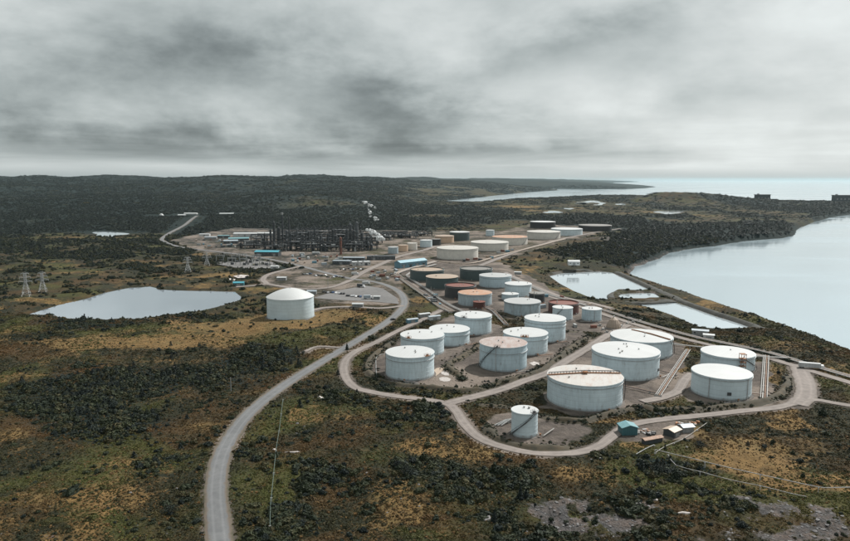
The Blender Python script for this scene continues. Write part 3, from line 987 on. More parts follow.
# stone dykes of the settling ponds
for b_, hw_ in (([(658, 290.3), (640, 290.6), (624, 291.2), (614, 293), (610.5, 295.5), (614, 298.3), (624, 300.3), (645, 300.6), (676, 299.5)], 3.6), ([(604, 302), (620, 302.3), (645, 302.5), (676, 300.5)], 3.4), ([(633, 305.3), (645, 309), (660, 314)], 1.2)):
    ribbon('pond_dyke', spline(ats(b_, -7.5), 2.0), hw_, 'stone_dyke', 0, 9, .12, profile=[-.3, .5, 1.2, 1.3, 1.3, 1.3, 1.2, .5, -.3], label='dark stone dyke curving round the small middle pond', base=-9.6)
for b_ in ([(616, 271.5), (640, 282), (668, 295), (690, 304), (720, 314), (750, 324), (764, 330)], [(612, 272), (580, 270), (552, 273)]):
    ribbon('pond_dyke', spline(ats(b_, -7), 2.5), 4.0, 'stone_dyke', 0, 7, .15, profile=[-.1, .5, .9, .9, .9, .5, -.1], label='narrow stone dyke between the settling ponds and the bay')

# ------------------------------------------------------------------ storage tanks
def theta(f):
    """angle on the shell for a fraction across its face as seen from the south"""
    return -math.acos(max(-1, min(1, f)))


def tank_geom(xl, xr, ytop, ybase):
    xc = (xl + xr) / 2
    fx, fy = at(xc, ybase)
    r = 10.0
    for _ in range(8):
        d = math.hypot(fx, fy)
        X, Y = fx * (d + r) / d, fy * (d + r) / d
        depth = Y * CP + CAM_H * SP
        r = (xr - xl) / 2 * depth / FPX
    _, h = atd(xc, ytop, Y)
    return X, Y, r, h


def shell_mesh(mb, r, h, seg, courses=6, open_top=False):
    prof = []
    for i in range(courses):
        rr = r - .03 * i
        prof += [(rr, h * i / courses), (rr, h * (i + 1) / courses - .02)]
    if open_top:
        prof += [(r - .45, h), (r - .45, h - 2.6)]
    mb.lathe(prof, seg)


def spiral_stair(root, r, h, f0, f1, mat='dark_steel', back=False):
    t0, t1 = theta(f0), theta(f1)
    n = max(8, int(abs(t1 - t0) * r / .9))
    st = MB(); hr = MB(); td = MB()
    inner, outer, rail = [], [], []
    for i in range(n + 1):
        k = i / n
        a = t0 + (t1 - t0) * k
        z = .2 + (h - .2) * k
        ci, si = math.cos(a), math.sin(a)
        inner.append(((r + .15) * ci, (r + .15) * si, z))
        outer.append(((r + 1.05) * ci, (r + 1.05) * si, z))
        rail.append(((r + 1.05) * ci, (r + 1.05) * si, z + 1.1))
        if i % 2 == 0:
            td.box(((r + .6) * ci, (r + .6) * si, z), (.95, .5, .08), a)
            hr.bar(outer[-1], rail[-1], .045)
    st.tube(inner, .13, 4); st.tube(outer, .17, 4)
    hr.tube(rail, .06, 4)
    s = st.build('stair', M[mat], root)
    td.build('tread', M[mat], s)['kind'] = 'stuff'
    hr.build('handrail', M[mat], s)
    return t1


def platform(root, r, h, f, mat='rust_steel', size=3.0, back=False):
    a = -theta(f) if back else theta(f)
    p = MB()
    c = ((r - .2) * math.cos(a), (r - .2) * math.sin(a))
    p.box((c[0], c[1], h + .12), (2.2, size, .16), a)
    ob = p.build('gauge_platform', M[mat], root)
    hr = MB()
    for s in (-.5, 0, .5):
        for q in (-1.0, 1.0):
            x = c[0] + q * math.cos(a) - s * size * math.sin(a)
            y = c[1] + q * math.sin(a) + s * size * math.cos(a)
            hr.bar((x, y, h + .2), (x, y, h + 1.35), .07)
    for q in (-1.0, 1.0):
        for zz in (.75, 1.35):
            hr.bar((c[0] + q * math.cos(a) + .5 * size * math.sin(a), c[1] + q * math.sin(a) - .5 * size * math.cos(a), h + zz),
                   (c[0] + q * math.cos(a) - .5 * size * math.sin(a), c[1] + q * math.sin(a) + .5 * size * math.cos(a), h + zz), .06)
    hr.box((c[0], c[1], h + .6), (.7, .9, .9), a)
    hr.build('railing', M[mat], ob)


def tank(label, xl, xr, ytop, ybase, shell='white_shell', roof='white_roof', style='cone', girders=(.86,), stair=None, plat=None, vents=3, pipes=(), ladder=None, group='storage tanks of the tank farm', name='storage_tank', seg=80, detail=True, box=None, hmax=None):
    X, Y, r, h = tank_geom(xl, xr, ytop, ybase)
    if hmax: h = min(h, hmax)
    root = empty(name, (X, Y, 0.02), 0, label, 'tank', group)
    MB().lathe([(r + 1.5, -.3), (r + 1.1, .18), (r - .1, .24)], 48).build('ring_foundation', M['ring_gravel'], root, smooth_shade=True)
    mb = MB()
    shell_mesh(mb, r, h, seg, 6 if detail else 4, style == 'float')
    mb.build('shell', M[shell], root, smooth_shade=True)
    rf = MB()
    if style == 'dome':
        prof = [(r + .12, h)]
        rise = 6.6
        for k in range(1, 9):
            t = k / 9
            prof.append(((r + .12) * (1 - t), h + rise * (1 - (1 - t) ** 1.75)))
        prof.append((.05, h + rise))
        rf.lathe(prof, seg, close_top=True)
    elif style == 'float':
        rf.lathe([(r - .5, h - .75), (r - 1.4, h - .55), (r - 1.5, h - .95), (r * .5, h - .9), (.05, h - .8)], seg, close_top=True)
    else:
        sl = .035
        rf.lathe([(r + .10, h - .05), (r + .10, h + .06), (r * .8, h + sl * r * .25), (r * .5, h + sl * r * .6), (r * .2, h + sl * r * .9), (.05, h + sl * r)], seg, close_top=True)
    rf.build('roof', M[roof], root, smooth_shade=True)
    MB().lathe([(r, h - .32), (r + .22, h - .30), (r + .22, h - .06), (r, h - .04)], seg).build('top_rim', M[shell], root, smooth_shade=True)
    for g in girders:
        MB().lathe([(r - .1, h * g - .10), (r + .34, h * g), (r + .34, h * g + .16), (r - .1, h * g + .2)], seg).build('wind_girder', M['steel'], root)
    if stair:
        spiral_stair(root, r, h, *stair)
    for p in (plat or ()):
        platform(root, r, h, p[0], p[1] if len(p) > 1 else 'rust_steel', p[2] if len(p) > 2 else 3.0, len(p) > 3)
    rs = random.Random(int(xl * 10))
    for k in range(vents):
        a, q = rs.uniform(0, 6.28), rs.uniform(.15, .75) * r
        zz = h + .035 * (r - q) if style != 'float' else h - .9
        if style == 'dome': q = .04; zz = h + 6.4
        v = MB()
        v.lathe([(.3, -.1), (.3, .55), (.55, .6), (.5, .85), (.02, .95)], 8, (q * math.cos(a), q * math.sin(a), zz))
        v.build('roof_vent', M['pipe_pale' if k % 2 else 'steel'], root)
        if style == 'dome': break
    for f in pipes:
        a = theta(f)
        x, y = (r + .3) * math.cos(a), (r + .3) * math.sin(a)
        MB().tube([(x, y, .2), (x, y, h * .97)], .16, 6).build('riser_pipe', M['pipe_grey'], root)
    if box is not None:
        a = theta(box)
        MB().box(((r + .15) * math.cos(a), (r + .15) * math.sin(a), h * .33), (.3, 2.0, 1.6), a).build('shell_plate', M['dark_steel'], root)
    # manway and outlet nozzle low on the shell
    if detail:
        for f in (rs.uniform(-.6, -.2), rs.uniform(.2, .7)):
            a = theta(f)
            e = (math.cos(a), math.sin(a))
            MB().tube([((r - .1) * e[0], (r - .1) * e[1], 1.1), ((r + .45) * e[0], (r + .45) * e[1], 1.1)], .45, 10).build('manway', M['steel'], root)
        a = theta(rs.uniform(-.5, .9))
        e = Vector((math.cos(a), math.sin(a), 0)); t = Vector((-e.y, e.x, 0)) * rs.choice([-1, 1])
        q0 = e * (r - .1) + Vector((0, 0, .9)); q1 = e * (r + 3.2) + Vector((0, 0, .9)); q2 = q1 + t * rs.uniform(6, 12) + e * .8
        op = MB().tube([q0, q1, q1 + t * .6, q2], .24, 6).build('outlet_pipe', M[rs.choice(['pipe_grey', 'pipe_rust', 'pipe_pale'])], root)
        MB().box((e * (r + 1.7) + Vector((0, 0, 1.2)))[:], (.7, .7, 1.0), a).build('valve', M['rust_steel'], op)
    return root, X, Y, r, h


ring = 'white tanks in the front compounds'
t1 = tank('white tank with small rusty rim platform, nearest the hairpin of the gravel road', 386, 434.2, 351.6, 381.3, plat=[(.72,)], girders=(.80,), pipes=(-.98,), group=ring)
t2 = tank('white tank with rusty platform on its left front rim, behind the hairpin corner tank', 400.6, 444, 334.1, 357, plat=[(-.62,)], group=ring)
t3 = tank('plain white tank third in the left row, with a thin girder below the rim', 429.3, 469.4, 328.3, 347, girders=(.72,), group=ring)
t4 = tank('white tank at the far end of the left row, dark platform on its rim', 454.4, 491.4, 314.6, 335.7, plat=[(-.55, 'dark_steel', 4.0)], group=ring)
t5 = tank('white tank with pinkish rusty roof and dark stair curving up its left side', 479.2, 526.3, 342.1, 372.4, 'pale_shell', 'rusty_roof', girders=(.72,), stair=(-.99, -.42), plat=[(-.36, 'dark_steel', 3.4)], pipes=(-.4,), group=ring)
t6 = tank('white tank with rusty rim patch, just behind the pinkish-roofed tank', 503, 547, 332, 355.9, plat=[(-.25,), (-.12,)], girders=(.76,), group=ring)
t7 = tank('tall plain white tank at the right end of the middle row, near the pond road', 524.2, 564.8, 317.6, 342.7, girders=(.86, .70), group=ring)
t8 = tank('largest front tank with pinkish stained roof and a dark walkway across it', 547, 620.5, 375, 411.7, 'white_shell', 'stained_roof', girders=(.87,), vents=4, stair=(.995, .93), group=ring)
t9 = tank('wide white tank with clean dotted roof, between the walkway-roofed tank and the brown-ladder tank', 591.8, 656.8, 349.4, 381.2, girders=(.86,), vents=8, box=.82, group=ring)
t10 = tank('wide white tank with brown roof ladder running on down its right side', 610.6, 670.1, 335.4, 359.7, girders=(.9,), stair=(.97, .72), vents=2, group=ring)
t11 = tank('white tank with two vertical pipes and a dark plate, nearest the right-hand road bend', 692, 747.8, 371.3, 400.4, 'clean_shell', pipes=(-.72, .52), box=-.15, girders=(.9,), vents=0, group=ring)
t12 = tank('white tank with rusty stair tower on its front rim, behind the two-pipe tank', 701.6, 751.5, 351.8, 373.5, girders=(.86,), stair=(.93, .12), vents=1, group=ring)
t13 = tank('small tall white tank with dark diagonal stair, alone beside the gravel road curve', 511, 537.3, 409.7, 438.8, 'clean_shell', girders=(), stair=(-.97, .55), plat=[(.62, 'dark_steel', 2.6)], vents=3, seg=64, group=ring)
t14 = tank('smooth white dome-roofed tank standing alone on the golden grass', 267.8, 314.1, 296, 321.5, 'clean_shell', 'white_roof', 'dome', girders=(), vents=1, group='white tanks')

# walkway over the stained roof, with its rolling ladder bump
root, X, Y, r, h = t8
w = MB(); hr = MB()
A, B = theta(-.985) * -1, theta(.985) * -1
p0, p1 = Vector((-r * .985, -r * .02, h + .35)), Vector((r * .97, r * .12, h + .35))
mid = (p0 + p1) / 2 + Vector((0, 0, .035 * r))
for a, b in ((p0, mid), (mid, p1)):
    for k in (-.5, .5):
        off = Vector((0, k, 0))
        w.bar(a + off, b + off, .22)
        hr.bar(a + off + Vector((0, 0, 1.1)), b + off + Vector((0, 0, 1.1)), .12)
    for q in range(13):
        c = a.lerp(b, q / 12)
        w.box(c[:], (1.5, 1.0, .15))
        for k in (-.5, .5):
            hr.bar(c + Vector((0, k, 0)), c + Vector((0, k, 1.1)), .08)
w.box((0, 0, mid.z + .5), (2.4, 2.2, 1.0))
wk = w.build('roof_walkway', M['rust_steel'], root)
hr.build('handrail', M['dark_steel'], wk)
# brown ladder pipe over the roof of the tank behind
root, X, Y, r, h = t10
w = MB()
a0, a1 = Vector((-.08 * r, .78 * r, h + .4)), Vector((.72 * r, -.66 * r, h + .4))
for k in (-.5, .5):
    w.tube([a0 + Vector((k, k, 0)), (a0 + a1) / 2 + Vector((k, k, .5)), a1 + Vector((k, k, 0))], .26, 5)
for q in range(22):
    c = a0.lerp(a1, q / 21) + Vector((0, 0, .1 + .5 * (1 - abs(q / 10.5 - 1))))
    w.box(c[:], (1.1, .5, .12), .7)
w.build('roof_ladder', M['rust_steel'], root)
# stair tower on the rim
root, X, Y, r, h = t12
w = MB()
x0, y0 = r * .08, -r * 1.0
for dx in (-1.4, 1.4):
    for dy in (-1.4, 1.4):
        w.bar((x0 + dx, y0 - 1.0 + dy, 0), (x0 + dx, y0 - 1.0 + dy, h + 3.0), .16)
for zz in (h * .55, h * .8, h + .3, h + 3.0):
    w.box((x0, y0 - 1.0, zz), (3.2, 3.2, .22))
w.bar((x0 - 1.4, y0 - 2.4, h * .55), (x0 + 1.4, y0 - 2.4, h * .8), .12)
w.bar((x0 + 1.4, y0 - 2.4, h * .8), (x0 - 1.4, y0 - 2.4, h), .12)
w.bar((x0 - 1.4, y0 - 2.4, h), (x0 + 1.4, y0 - 2.4, h + 3), .12)
w.build('stair_tower', M['rust_steel'], root)

mid_g = 'tanks of the crowded middle compound'
def mt(label, xl, xr, yt, yb, shell, roof, **kw):
    kw.setdefault('vents', 2)
    return tank(label, xl, xr, yt, yb, shell, roof, group=mid_g, seg=56, **kw)
mt('dark green tank with tan roof beside the blue warehouse', 410, 444, 268.8, 282, 'dark_green_shell', 'tan_roof', style='float', girders=(.9,))
mt('dark green tank with orange-tan roof in front of the tan-roofed one', 425.8, 458.2, 276.2, 289.7, 'dark_green_shell', 'tan_roof', girders=())
mt('black tank with dull grey roof at the back of the middle compound', 459.7, 492.2, 267.9, 281, 'dark_green_shell', 'grey_roof', style='float', girders=(.88,))
mt('pale grey tank right of the grey-roofed black tank', 479.2, 511.2, 275, 288.4, 'pale_shell', 'pale_roof', girders=(.85,))
mt('black tank with a rust-red roof', 444.6, 475.5, 284.5, 299.5, 'black_shell', 'red_roof', style='float', girders=(.9,))
mt('streaky grey tank with a bright orange rusted roof', 458, 491.7, 292.2, 307, 'grey_shell', 'orange_roof', girders=(.86,), plat=[(.1, 'rust_steel', 2.5, 1)])
mt('tiny red tank at the foot of the orange-roofed grey tank', 473, 485.2, 301.5, 309.5, 'oxide_shell', 'red_roof', girders=(), name='small_tank')
mt('tall white tank behind the streaky grey banded tank', 504.7, 531.2, 283.3, 297.5, 'white_shell', 'white_roof', girders=(.9,))
mt('low small white tank squeezed in front of the tall white tank', 501.6, 518.6, 293.5, 301, 'pale_shell', 'white_roof', girders=(), name='small_tank')
mt('small black tank right of the tall white tank', 528.8, 544.6, 292.8, 303.7, 'black_shell', 'grey_roof', girders=(.9,), name='small_tank')
mt('streaky pale grey tank with dark vertical bands, centre of the middle compound', 503.9, 540, 300.8, 317, 'grey_shell', 'pale_roof', girders=(.9,), pipes=(-.6, -.2, .3, .75))
mt('oxide red and black tank behind the small white pair', 548.2, 578.3, 301.9, 315.5, 'oxide_shell', 'red_roof', style='float', girders=(.9,))
mt('small white tank with a stair on its left, in front of the oxide red tank', 552.3, 572.3, 307, 321, 'white_shell', 'white_roof', girders=(), stair=(-.95, -.2), name='small_tank')
mt('small pale tank with one dark seam, next to the conical tent', 581.7, 601, 308.3, 322, 'pale_shell', 'white_roof', girders=(), pipes=(.05,), name='small_tank')
back_g = 'far tanks beyond the middle compound'
def bt(label, xl, xr, yt, yb, shell, roof, **kw):
    kw.setdefault('girders', (.88,))
    kw.setdefault('vents', 1)
    return tank(label, xl, xr, yt, yb, shell, roof, group=back_g, seg=48, detail=False, **kw)
bt('broad cream tank nearest in the far row', 436.7, 478.1, 247.4, 260.2, 'cream_shell', 'cream_roof')
bt('broad cream tank second in the far row', 470.6, 508.2, 241.7, 251.6, 'cream_shell', 'cream_roof')
bt('broad tank with orange-tinted roof and slanting stair, third in the far row', 492, 527.2, 236.5, 245.8, 'cream_shell', 'orange_roof', stair=(.55, .93))
bt('broad cream tank with slanting dark stair, fourth in the far row', 526.9, 560, 231.3, 240.2, 'cream_shell', 'cream_roof', stair=(.45, .9))
bt('clean pale tank at the right end of the far row', 551, 582, 228.5, 236.4, 'white_shell', 'white_roof')
bt('farthest dark tank with a white rim behind the far row', 530, 555.2, 221.5, 228.6, 'black_shell', 'white_roof')
bt('dark brown tank half lost against the hillside, rightmost of the far tanks', 578.7, 611, 225, 232, 'black_shell', 'grey_roof')
bt('little white tank standing alone behind the second cream tank', 485.8, 494.2, 230, 236.3, 'white_shell', 'white_roof', name='small_tank', girders=())
bt('dark green tank with white roof behind the nearest cream tank', 449.5, 469.5, 231.8, 241, 'dark_green_shell', 'white_roof')
bt('tan tank left of the white-roofed dark green tank', 434.7, 453.9, 235.7, 243.5, 'tan_shell', 'tan_roof')
bt('dark brown small tank between the tan and the pale grey tanks', 431.5, 441, 239, 245.5, 'black_shell', 'grey_roof', name='small_tank', girders=())
bt('small pale grey tank left of the broad cream tanks', 420, 432.2, 240, 247.6, 'white_shell', 'white_roof', name='small_tank', girders=())
bt('small cream tank, right one of the close pair', 407.3, 417.2, 243, 250.4, 'cream_shell', 'cream_roof', name='small_tank', girders=())
bt('small orange-tan tank, left one of the close pair', 398, 408, 245, 252, 'tan_shell', 'tan_roof', name='small_tank', girders=())
bt('small grey tank at the left of the orange-tan one', 388, 398.4, 247, 254.2, 'grey_shell', 'pale_roof', name='small_tank', girders=())

# conical tent-like dome with its clutter of pipes
X, Y = at(613.5, 328)
root = empty('conical_dome', (X, Y, 0), 0, 'ribbed beige conical dome beside the small pale tank', 'dome')
mb = MB(); rr = 5.6; hh = 8.5; SEG = 16
prof = [(1.0, 0), (1.0, .18), (.86, .45), (.55, .78), (.22, .95), (.04, 1.0)]
vs = []; fs = []
for (pr, pz) in prof:
    for k in range(SEG * 2):
        a = math.pi * k / SEG
        q = pr * (1.0 if k % 2 else .93)
        vs.append((rr * q * math.cos(a), rr * q * math.sin(a), hh * pz))
for i in range(len(prof) - 1):
    for k in range(SEG * 2):
        k2 = (k + 1) % (SEG * 2)
        fs.append((i * SEG * 2 + k, i * SEG * 2 + k2, (i + 1) * SEG * 2 + k2, (i + 1) * SEG * 2 + k))
mb.add(vs, fs)
mb.build('cover', M['tan_roof'], root)
MB().lathe([(rr + .4, 0), (rr + .4, .5), (rr, .5)], 24).build('kerb_ring', M['concrete'], root)
MB().lathe([(.5, hh - .2), (.5, hh + .9), (.05, hh + 1.2)], 8).build('vent', M['steel'], root)

# ------------------------------------------------------------------ pipelines
def pipeline(label, pix, n, gap, rad, z=.8, mats=('pipe_pale', 'pipe_grey'), every=9.0, name='pipeline', zlist=None, sup='concrete', level=0.0):
    pts = spline(ats(pix, level), 6.0) if len(pix) > 2 else np.array([np.array(at(*pix[0], level)) + (np.array(at(*pix[-1], level)) - np.array(at(*pix[0], level))) * t for t in np.linspace(0, 1, 12)])
    gz = fields(pts[:, 0], pts[:, 1])['z']
    gz = np.convolve(np.pad(gz, 3, mode='edge'), np.ones(7) / 7, 'valid')
    o = np.array([pts[0, 0], pts[0, 1], gz[0]])
    root = empty(name, tuple(o), 0, label, 'pipeline')
    tan = np.gradient(pts, axis=0); tan /= np.linalg.norm(tan, axis=1, keepdims=True)
    nor = np.stack([-tan[:, 1], tan[:, 0]], 1)
    for k in range(n):
        off = (k - (n - 1) / 2) * gap
        P = [(pts[i, 0] + nor[i, 0] * off - o[0], pts[i, 1] + nor[i, 1] * off - o[1], gz[i] + z + rad - o[2]) for i in range(len(pts))]
        MB().tube(P, rad * (1 - .18 * (k % 2)), 6).build('pipe', M[mats[k % len(mats)]], root, smooth_shade=True)
    acc = 0
    sm = None
    for i in range(len(pts)):
        if i and acc < every:
            acc += np.linalg.norm(pts[i] - pts[i - 1]); continue
        acc = 0
        wd = (n - 1) * gap + rad * 2 + .6
        if sm is None:
            s = MB()
            if z > 1.2:
                for e in (-.5, .5):
                    s.box((e * (wd - .3), 0, z / 2 - .3), (.22, .22, z + .6))
                s.box((0, 0, z - .05), (wd, .25, .2))
            else:
                s.box((0, 0, z / 2 - .2), (wd, .5, z + .4))
            sm = s.mesh('support')
        link('support', sm, M[sup], root, (pts[i, 0] - o[0], pts[i, 1] - o[1], gz[i] - o[2]), math.atan2(nor[i, 1], nor[i, 0]))
    return root


pipeline('pale pipe rack on sleepers between the walkway tank pair and the two-pipe tank', [(658, 397), (688, 351)], 4, .9, .28, mats=('pipe_pale', 'pipe_rust', 'pipe_pale', 'pipe_grey'))
pipeline('short pale pipe rack right of the stair-tower tank', [(763.5, 401), (766, 357)], 4, 1.0, .32, mats=('pipe_pale', 'pipe_rust', 'pipe_pale', 'pipe_pale'))
pipeline('long pipe bundle beside the corridor road above the front tanks', [(556, 296), (600, 310), (640, 322.5), (690, 337), (730, 346), (770, 354.5), (810, 366.5), (850, 378.5), (900, 393)], 5, 1.0, .30, mats=('pipe_pale', 'pipe_grey', 'pipe_rust'))
pipeline('pipe branch crossing from the corridor to the stair-tower tank', [(660, 344), (690, 347.5), (730, 352), (745, 357), (790, 360)], 3, .9, .26)
pipeline('double pipe track bending round the blue warehouse towards the middle compound', [(436, 262), (420, 266.5), (398, 273.5), (399, 277), (412, 287), (425, 296), (440, 307), (452, 313)], 5, 1.3, .40, mats=('pipe_pale', 'tan_sheet', 'pipe_pale', 'pipe_rust', 'pipe_pale'))
pipeline('second pale pipe track inside the warehouse bend', [(436, 265), (422, 269), (408, 275), (410, 279), (428, 291), (446, 304), (470, 316)], 3, 1.2, .36)
pipeline('raised pale pipe on posts along the rocky slope, ending at the right edge', [(655, 455.5), (690, 464), (720, 471.5), (760, 481), (790, 488.5), (818, 495), (828, 496.5), (850, 496), (880, 495)], 1, 1, .17, z=2.2, mats=('pipe_pale',), every=12, sup='steel')
pipeline('lower thin pipe on posts under the raised one on the rocky slope', [(668, 458), (676, 468.5), (700, 475), (730, 484), (760, 491), (790, 499), (806, 502.5)], 1, 1, .11, z=1.6, mats=('pipe_grey',), every=14, sup='steel')
pipeline('thin pale pipe climbing from the slope past the tan-roofed shed', [(655, 455), (666, 447.5), (682, 441), (697, 431), (707, 424)], 1, 1, .13, z=.5, mats=('pipe_pale',), every=10)
pipeline('stub of pale pipe left of the slope pipe corner', [(636, 456), (646, 450), (654, 446)], 1, 1, .16, z=.3, mats=('plant_pale',), every=10)
pipeline('thin white pipe wrapping the hairpin corner tank', [(386, 354.5), (377, 357), (376, 366), (378, 379), (390, 382), (420, 385.5), (450, 389.5)], 1, 1, .17, z=.4, mats=('plant_pale',), every=12)
pipeline('thin pale green pipe through the heath right of the paved road', [(283, 402), (280, 425), (276, 450), (273, 480), (270.5, 505), (270, 526)], 1, 1, .10, z=1.3, mats=('pipe_green',), every=12)
pipeline('dark feed pipe between the walkway-roofed tank and the sleeper rack', [(622, 387), (640, 391), (660, 395.5)], 2, .8, .22, mats=('dark_steel', 'pipe_rust'))
pipeline('dark feed pipe between the dotted-roof tank and the sleeper rack', [(655, 371), (668, 374), (676, 376)], 2, .8, .22, mats=('dark_steel', 'pipe_rust'))
pipeline('short inlet pipes from the two-pipe tank to the right rack', [(746, 394), (756, 395.5), (764, 396)], 2, .8, .22, mats=('pipe_rust', 'pipe_pale'))
pipeline('pipe run beside the streaky grey tank in the middle compound', [(478, 305), (492, 311), (500, 319), (506, 325)], 4, 1.0, .28, mats=('pipe_grey', 'pipe_pale', 'pipe_rust'))
pipeline('pipe run along the pond side of the middle compound', [(512, 278), (535, 288), (556, 297), (600, 311)], 4, 1.1, .30, mats=('pipe_pale', 'pipe_grey'))
pipeline('long pipe bundle in front of the far cream tanks', [(438, 262), (470, 264), (500, 256), (530, 249), (565, 241.5)], 3, 1.4, .4, mats=('tan_sheet', 'pipe_pale'))
# inlet pipes of the small tall tank: a short splayed trestle
X, Y = at(503, 424)
root = empty('inlet_trestle', (X, Y, 0), 0, 'short white splayed pipe trestle left of the small tall tank', 'pipeline')
for k in range(3):
    MB().tube([(-4.5 + 1.6 * k, -3.5, .6), (1.5 + .9 * k, 1.5, 1.5), (6.0, 2.5 + .5 * k, 1.6)], .26, 6).build('pipe', M['plant_pale'], root)
for k in range(3):
    MB().box((-2.5 + 2.8 * k, -1.6 + 1.6 * k, .5), (2.6, .35, 1.0), .7).build('support', M['concrete'], root)

# ------------------------------------------------------------------ buildings
def shed(label, px, py, L, D, H, rz, wall, roof, rise=1.2, doors=1, windows=0, name='shed', cat='shed', group=None, flat=False, clutter=0):
    """px, py: middle of the footprint in the photograph; L along local x, D deep"""
    X, Y = at(px, py)
    root = empty(name, (X, Y, 0), math.radians(rz), label, cat, group)
    w = MB()
    if flat:
        w.box((0, 0, H / 2), (L, D, H))
    else:
        h2, l2 = D / 2, L / 2
        w.add([(-l2, -h2, 0), (l2, -h2, 0), (l2, h2, 0), (-l2, h2, 0), (-l2, -h2, H), (l2, -h2, H), (l2, h2, H), (-l2, h2, H), (-l2, 0, H + rise), (l2, 0, H + rise)],
              [(0, 1, 5, 4), (2, 3, 7, 6), (1, 2, 6, 9, 5), (3, 0, 4, 8, 7), (4, 5, 9, 8), (6, 7, 8, 9)])
    w.build('wall', M[wall], root)
    r = MB()
    if flat:
        r.box((0, 0, H + .12), (L + .5, D + .5, .24))
        r.box((0, -D / 2 - .1, H + .35), (L + .5, .3, .35)); r.box((0, D / 2 + .1, H + .35), (L + .5, .3, .35))
        r.box((-L / 2 - .1, 0, H + .35), (.3, D - .1, .35)); r.box((L / 2 + .1, 0, H + .35), (.3, D - .1, .35))
    else:
        o, t = .45, .22
        h2, l2 = D / 2 + o, L / 2 + o
        zl = H - o * rise / (D / 2) + .06
        r.add([(-l2, -h2, zl), (l2, -h2, zl), (l2, 0, H + rise + .06), (-l2, 0, H + rise + .06), (l2, h2, zl), (-l2, h2, zl),
               (-l2, -h2, zl + t), (l2, -h2, zl + t), (l2, 0, H + rise + .06 + t), (-l2, 0, H + rise + .06 + t), (l2, h2, zl + t), (-l2, h2, zl + t)],
              [(6, 7, 8, 9), (9, 8, 10, 11), (0, 3, 2, 1), (3, 5, 4, 2), (0, 1, 7, 6), (4, 5, 11, 10), (1, 2, 8, 7), (2, 4, 10, 8), (3, 0, 6, 9), (5, 3, 9, 11)])
    ro = r.build('roof', M[roof], root)
    for k in range(clutter):
        rs = random.Random(int(px * 7 + k))
        MB().box((rs.uniform(-.4, .4) * L, rs.uniform(-.3, .3) * D, H + .9), (rs.uniform(1.5, 3), rs.uniform(1.2, 2.4), 1.3)).build('roof_unit', M['plant_pale'], ro)
    for k in range(doors):
        x = (k + .5) / doors * L - L / 2
        dw, dh = min(3.6, L * .4 / max(1, doors) + 1.0), min(H * .72, 4.0)
        d = MB().box((x, -D / 2 - .06, dh / 2), (dw, .14, dh)).build('door', M['grey_wall' if k % 2 == 0 else 'dark_wall'], root)
        MB().box((x + dw * .35, -D / 2 - .16, dh * .45), (.18, .1, .5)).build('handle', M['dark_steel'], d)
    n = windows
    for k in range(n):
        x = (k + .5) / n * L - L / 2
        if doors and any(abs(x - ((q + .5) / doors * L - L / 2)) < 2.6 for q in range(doors)):
            continue
        f = MB().box((x, -D / 2 - .05, H * .58), (1.9, .12, 1.4)).build('window', M['white_wall'], root)
        MB().box((x, -D / 2 - .13, H * .58), (1.6, .06, 1.1)).build('pane', M['glass_dark'], f)
    return root


shed('small teal shed with pale teal gable roof beside the gravel road', 627.5, 433, 5.6, 7.0, 3.4, 4, 'teal_wall', 'teal_roof', 1.1).children[0]
# turn the gable end of the teal shed to the road: its ridge runs away from the camera
bpy.data.objects['shed'].rotation_euler.z = math.radians(94)
shed('tan-roofed shed with dark walls by the slope pipe', 672, 435, 5.6, 5.2, 2.6, 38, 'dark_wall', 'tan_sheet', .7)
shed('small blue-grey shed right of the tan-roofed shed', 686, 431, 5.4, 4.0, 2.4, 12, 'grey_wall', 'grey_sheet', .6)
shed('low dark lean-to at the edge of the yard in front of the tan-roofed shed', 652, 442.5, 9.5, 2.2, 2.0, 22, 'dark_wall', 'pipe_rust', .4, doors=0)
shed('longer grey cabin with white roof above the stair-tower tank by the lower pond', 700, 335, 11, 5.5, 3.6, -22, 'grey_wall', 'grey_sheet', .6, 1, 3, 'cabin', 'cabin')
shed('shorter white cabin next to the longer grey cabin by the lower pond', 708.5, 339, 7, 4.5, 3.2, -22, 'white_wall', 'white_sheet', .5, 1, 1, 'cabin', 'cabin')
shed('long light blue warehouse with pale blue roof near the dark green tanks', 411, 266.5, 46, 12, 7, 42, 'blue_wall', 'blue_roof', 2.4, 4, 8, 'warehouse', 'warehouse')
shed('bright teal-roofed hall left of the refinery units', 268, 255.5, 36, 16, 6, -5, 'dark_wall', 'bright_teal', 1.8, 3, 6, 'hall', 'building')
shed('small teal hut by the left end of the loop road', 239, 285.5, 11, 7, 3.2, 5, 'teal_wall', 'bright_teal', 1.0, 1, 2, 'hut', 'hut')
shed('white flat-roofed office block with dark wings in the middle yard', 361, 265, 24, 12, 4.5, 14, 'white_wall', 'white_sheet', 0, 2, 7, 'office_block', 'building', flat=True, clutter=2)
shed('dark flat office wing left of the white office block', 342, 264, 24, 10, 4.5, -8, 'dark_wall', 'grey_sheet', 0, 1, 7, 'office_block', 'building', flat=True)
shed('long dark flat-roofed control building behind the white office block', 381, 259.5, 40, 12, 5, 6, 'dark_wall', 'dark_wall', 0, 2, 9, 'control_building', 'building', flat=True, clutter=3)
shed('dark flat-roofed workshop left of the control building', 354, 261, 30, 11, 5, -4, 'dark_wall', 'grey_sheet', 0, 2, 6, 'workshop', 'building', flat=True)
shed('pale low gatehouse in the car park verge nearest the paved road', 358, 307, 9.5, 5, 3, -4, 'grey_wall', 'white_sheet', .6, 1, 2, 'gatehouse', 'building')
shed('low pale grey cabin on the near edge of the car park', 377, 299.2, 6, 4, 2.8, -4, 'grey_wall', 'white_sheet', .5, 1, 1, 'cabin', 'cabin')
